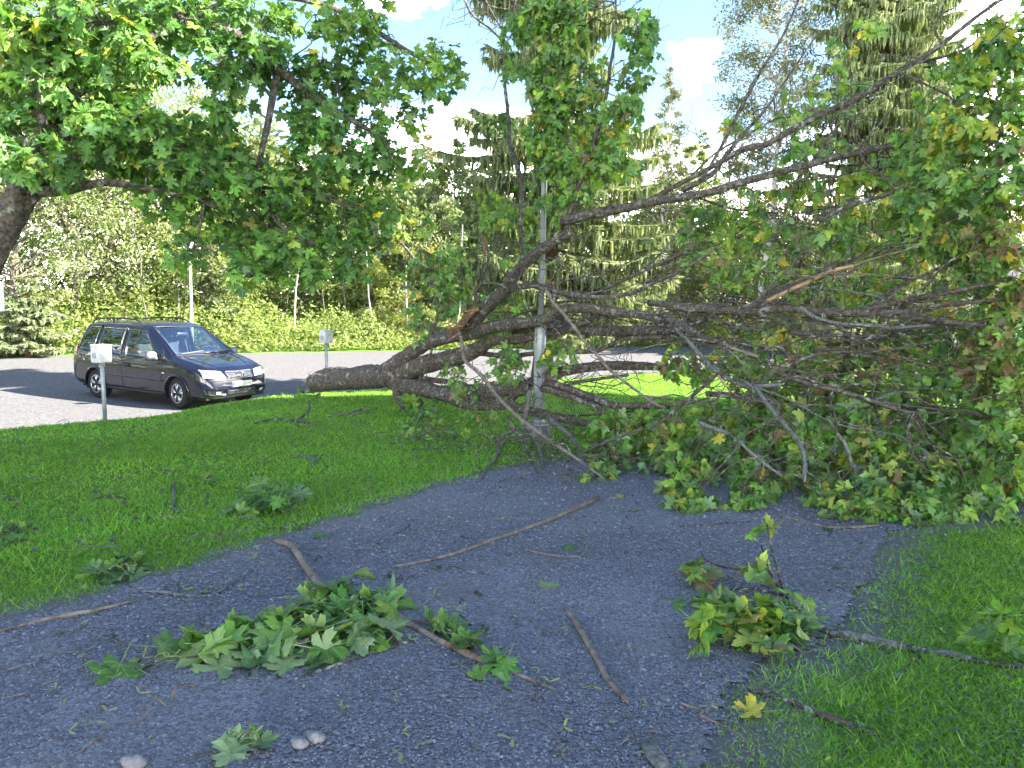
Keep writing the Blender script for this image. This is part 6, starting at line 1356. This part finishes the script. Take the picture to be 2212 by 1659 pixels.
for u, v, pal, lab in [(1181, 1266, 'branch', 'single grey green maple leaf lying flat in the middle of the gravel path'), (690, 1160, 'branch', 'pale maple leaf at the path edge just beyond the top of the curved stem'), (1022, 1459, 'falllime', 'pale yellow green leaf below the stem of the big leafy branch'), (1103, 1469, 'branch', 'green leaf beside the tip of the long stem of the leafy branch'), (445, 1278, 'branch', 'pale green leaf on the gravel by the lichen twig at left'), (180, 1248, 'branch', 'pale leaf on the grass left of the seeded leaf clump'), (1780, 1338, 'branch', 'grey green leaf lying behind the lichened stem at right'), (1865, 1405, 'falllime', 'pale leaf in front of the lichened stem at right'), (1465, 1310, 'branch', 'pale leaf at the left tip of the yellowing branch'), (860, 1380, 'falllime', 'small yellowish leaf between the stick and the stem of the leafy branch'), (1225, 1187, 'branch', 'crumpled pale leaf by the forked twig on the path'), (1720, 1125, 'falllime', 'yellowish leaf on the gravel at the right edge of the crown'), (1790, 1148, 'falllime', 'green leaf on the gravel at the end of the slim pale stick'), (768, 1110, 'branch', 'pale leaf on the grass border at the upper left path edge'), (410, 897, 'stand', 'green leaf on the crest of the lawn in front of the minivan'), (1230, 1030, 'branch', 'green leaf on the gravel in front of the lamp post'), (1345, 1078, 'fallyellow', 'yellow leaf on the gravel at the foot of the twig tangle'), (2030, 1365, 'fallyellow', 'orange leaf on the right hand grass above the lichened stem'), (900, 1010, 'branch', 'pale leaf on the lawn near the path, left of the lamp post'), (1375, 1106, 'falllime', 'lime leaf on the gravel below the pile of branches'), (1640, 1545, 'fallyellow', 'yellow leaf on the thin grass at the lower right')]:
    one_leaf(u, v, pal, lab, group=GL)
# 7 scattered small stuff that nothing tells apart: winged seeds, twiglets, lichen tufts
def on_view(n, reg):
    out = []
    while len(out) < n:
        u, v = rng.uniform(reg[0], reg[2]), rng.uniform(reg[1], reg[3]); out.append(G(u, v))
    return out
def seeds(n):
    for k in range(n):
        while True:
            u, v = rng.uniform(20, 2000), rng.uniform(1060, 1650); p = G(u, v)
            if path_s(p[0], p[1]) > .05: break
        l = []; samara(l, (0, 0, 0), rng.uniform(0, 6.28), rng.uniform(.035, .05), .006); me = MB().add(*l[0]).mesh('winged_seed')
        o = link('winged_seed', me, M_SEED if rng.uniform() < .75 else M_SEEDY); o.location = p+np.array([0, 0, .012]); o.rotation_euler = (rng.normal(0, .15), rng.normal(0, .15), 0)
        tag(o, 'pale green winged maple seed pair lying on the gravel path', 'seed', 'winged maple seeds on the path')
seeds(64)
def twiglets(n):
    for k in range(n):
        lawn = k >= n*.6
        while True:
            u, v = (rng.uniform(20, 2100), rng.uniform(1040, 1650)) if not lawn else (rng.uniform(10, 1050), rng.uniform(900, 1200)); p = G(u, v); s = path_s(p[0], p[1])
            if (s < -.1) == lawn: break
        L = rng.uniform(.05, .2)*(1.6 if lawn else 1); a = rng.uniform(0, 6.28); up = .03 if lawn else .006
        pts = wiggle(np.array([-L*math.cos(a), -L*math.sin(a), up]), np.array([L*math.cos(a), L*math.sin(a), up+.01]), 5, .07); r = np.linspace(rng.uniform(.003, .006), .0015, 6)
        V, F_ = tube_np(catmull(pts, 2), np.interp(np.linspace(0, 1, 11), np.linspace(0, 1, 6), r), 5, .2); me = mesh_np('twig', V, F_, smooth=True)
        o = link('twig', me, [M_TWIG, M_PALE, M_LICHEN][int(rng.integers(0, 3))]); o.location = p
        tag(o, 'short thin broken twig lying loose on the %s' % ('lawn grass' if lawn else 'gravel path'), 'twig', 'loose twigs on the lawn' if lawn else 'loose twigs on the path')
twiglets(120)
def tufts(n):
    for k in range(n):
        lawn = k >= n//2
        while True:
            u, v = (rng.uniform(100, 1900), rng.uniform(1060, 1650)) if not lawn else (rng.uniform(10, 1050), rng.uniform(930, 1200)); p = G(u, v); s = path_s(p[0], p[1])
            if (s < -.1) == lawn: break
        ts = TubeSet()
        for q in range(16):
            b = rng.normal(0, .012, 3)*[1, 1, .3]; e = b+unit(rng.normal(size=3)+np.array([0, 0, .4]))*rng.uniform(.012, .03); ts.add(wiggle(b, e, 2, .1), [.0035, .003, .0012], 4)
        o = link('lichen_tuft', ts.mesh('lichen_tuft'), M_LICHEN); o.location = p+np.array([0, 0, .03 if lawn else .012])
        tag(o, 'small pale grey tuft of lichen fallen on the %s' % ('lawn' if lawn else 'gravel path'), 'lichen', 'lichen tufts on the lawn' if lawn else 'lichen tufts on the path')
tufts(36)
def litter(n=5200):
    x, y, r = scatter_polar(n*2, 2.1, 10, 42); ps = path_s(x, y); w = np.exp(-np.abs(ps)/.35)*.9+.35*np.exp(-((x-1.2)**2+(y-6.2)**2)/3)+.22
    k = (rng.uniform(0, 1, len(x)) < w) & (ps > -1.5); x, y, ps, r_ = x[k][:n], y[k][:n], ps[k][:n], r[k][:n]; m = len(x)
    z = terrain(x, y)+np.where(ps > 0, .014, .03); a = rng.uniform(0, 6.28, m); L = np.minimum(rng.gamma(2, .005, m)+.004, .022)*np.clip(r_[:m]/5, .7, 1.6); w_ = L*rng.choice([.10, .25, .42], m, p=[.6, .28, .12])
    d = np.stack([np.cos(a), np.sin(a), rng.normal(0, .25, m)], 1)*L[:, None]; e = np.stack([-np.sin(a), np.cos(a), rng.normal(0, .3, m)], 1)*w_[:, None]; c = np.stack([x, y, z], 1)
    V = np.stack([c-d, c+e, c+d, c-e], 1).reshape(-1, 3)
    pal = np.array([(.09, .065, .045), (.16, .12, .08), (.05, .04, .03), (.30, .27, .16), (.20, .28, .07), (.27, .28, .24), (.30, .17, .07)])
    cc = pal[rng.choice(7, m, p=[.25, .2, .17, .12, .12, .09, .05])]
    tag(link('litter', mesh_np('litter', V, np.arange(4*m).reshape(-1, 4), np.repeat(cc, 4, 0)), M_STONE), 'fine litter of bark flakes and leaf scraps on the path and its grass edges', 'litter', kind='stuff')
litter()
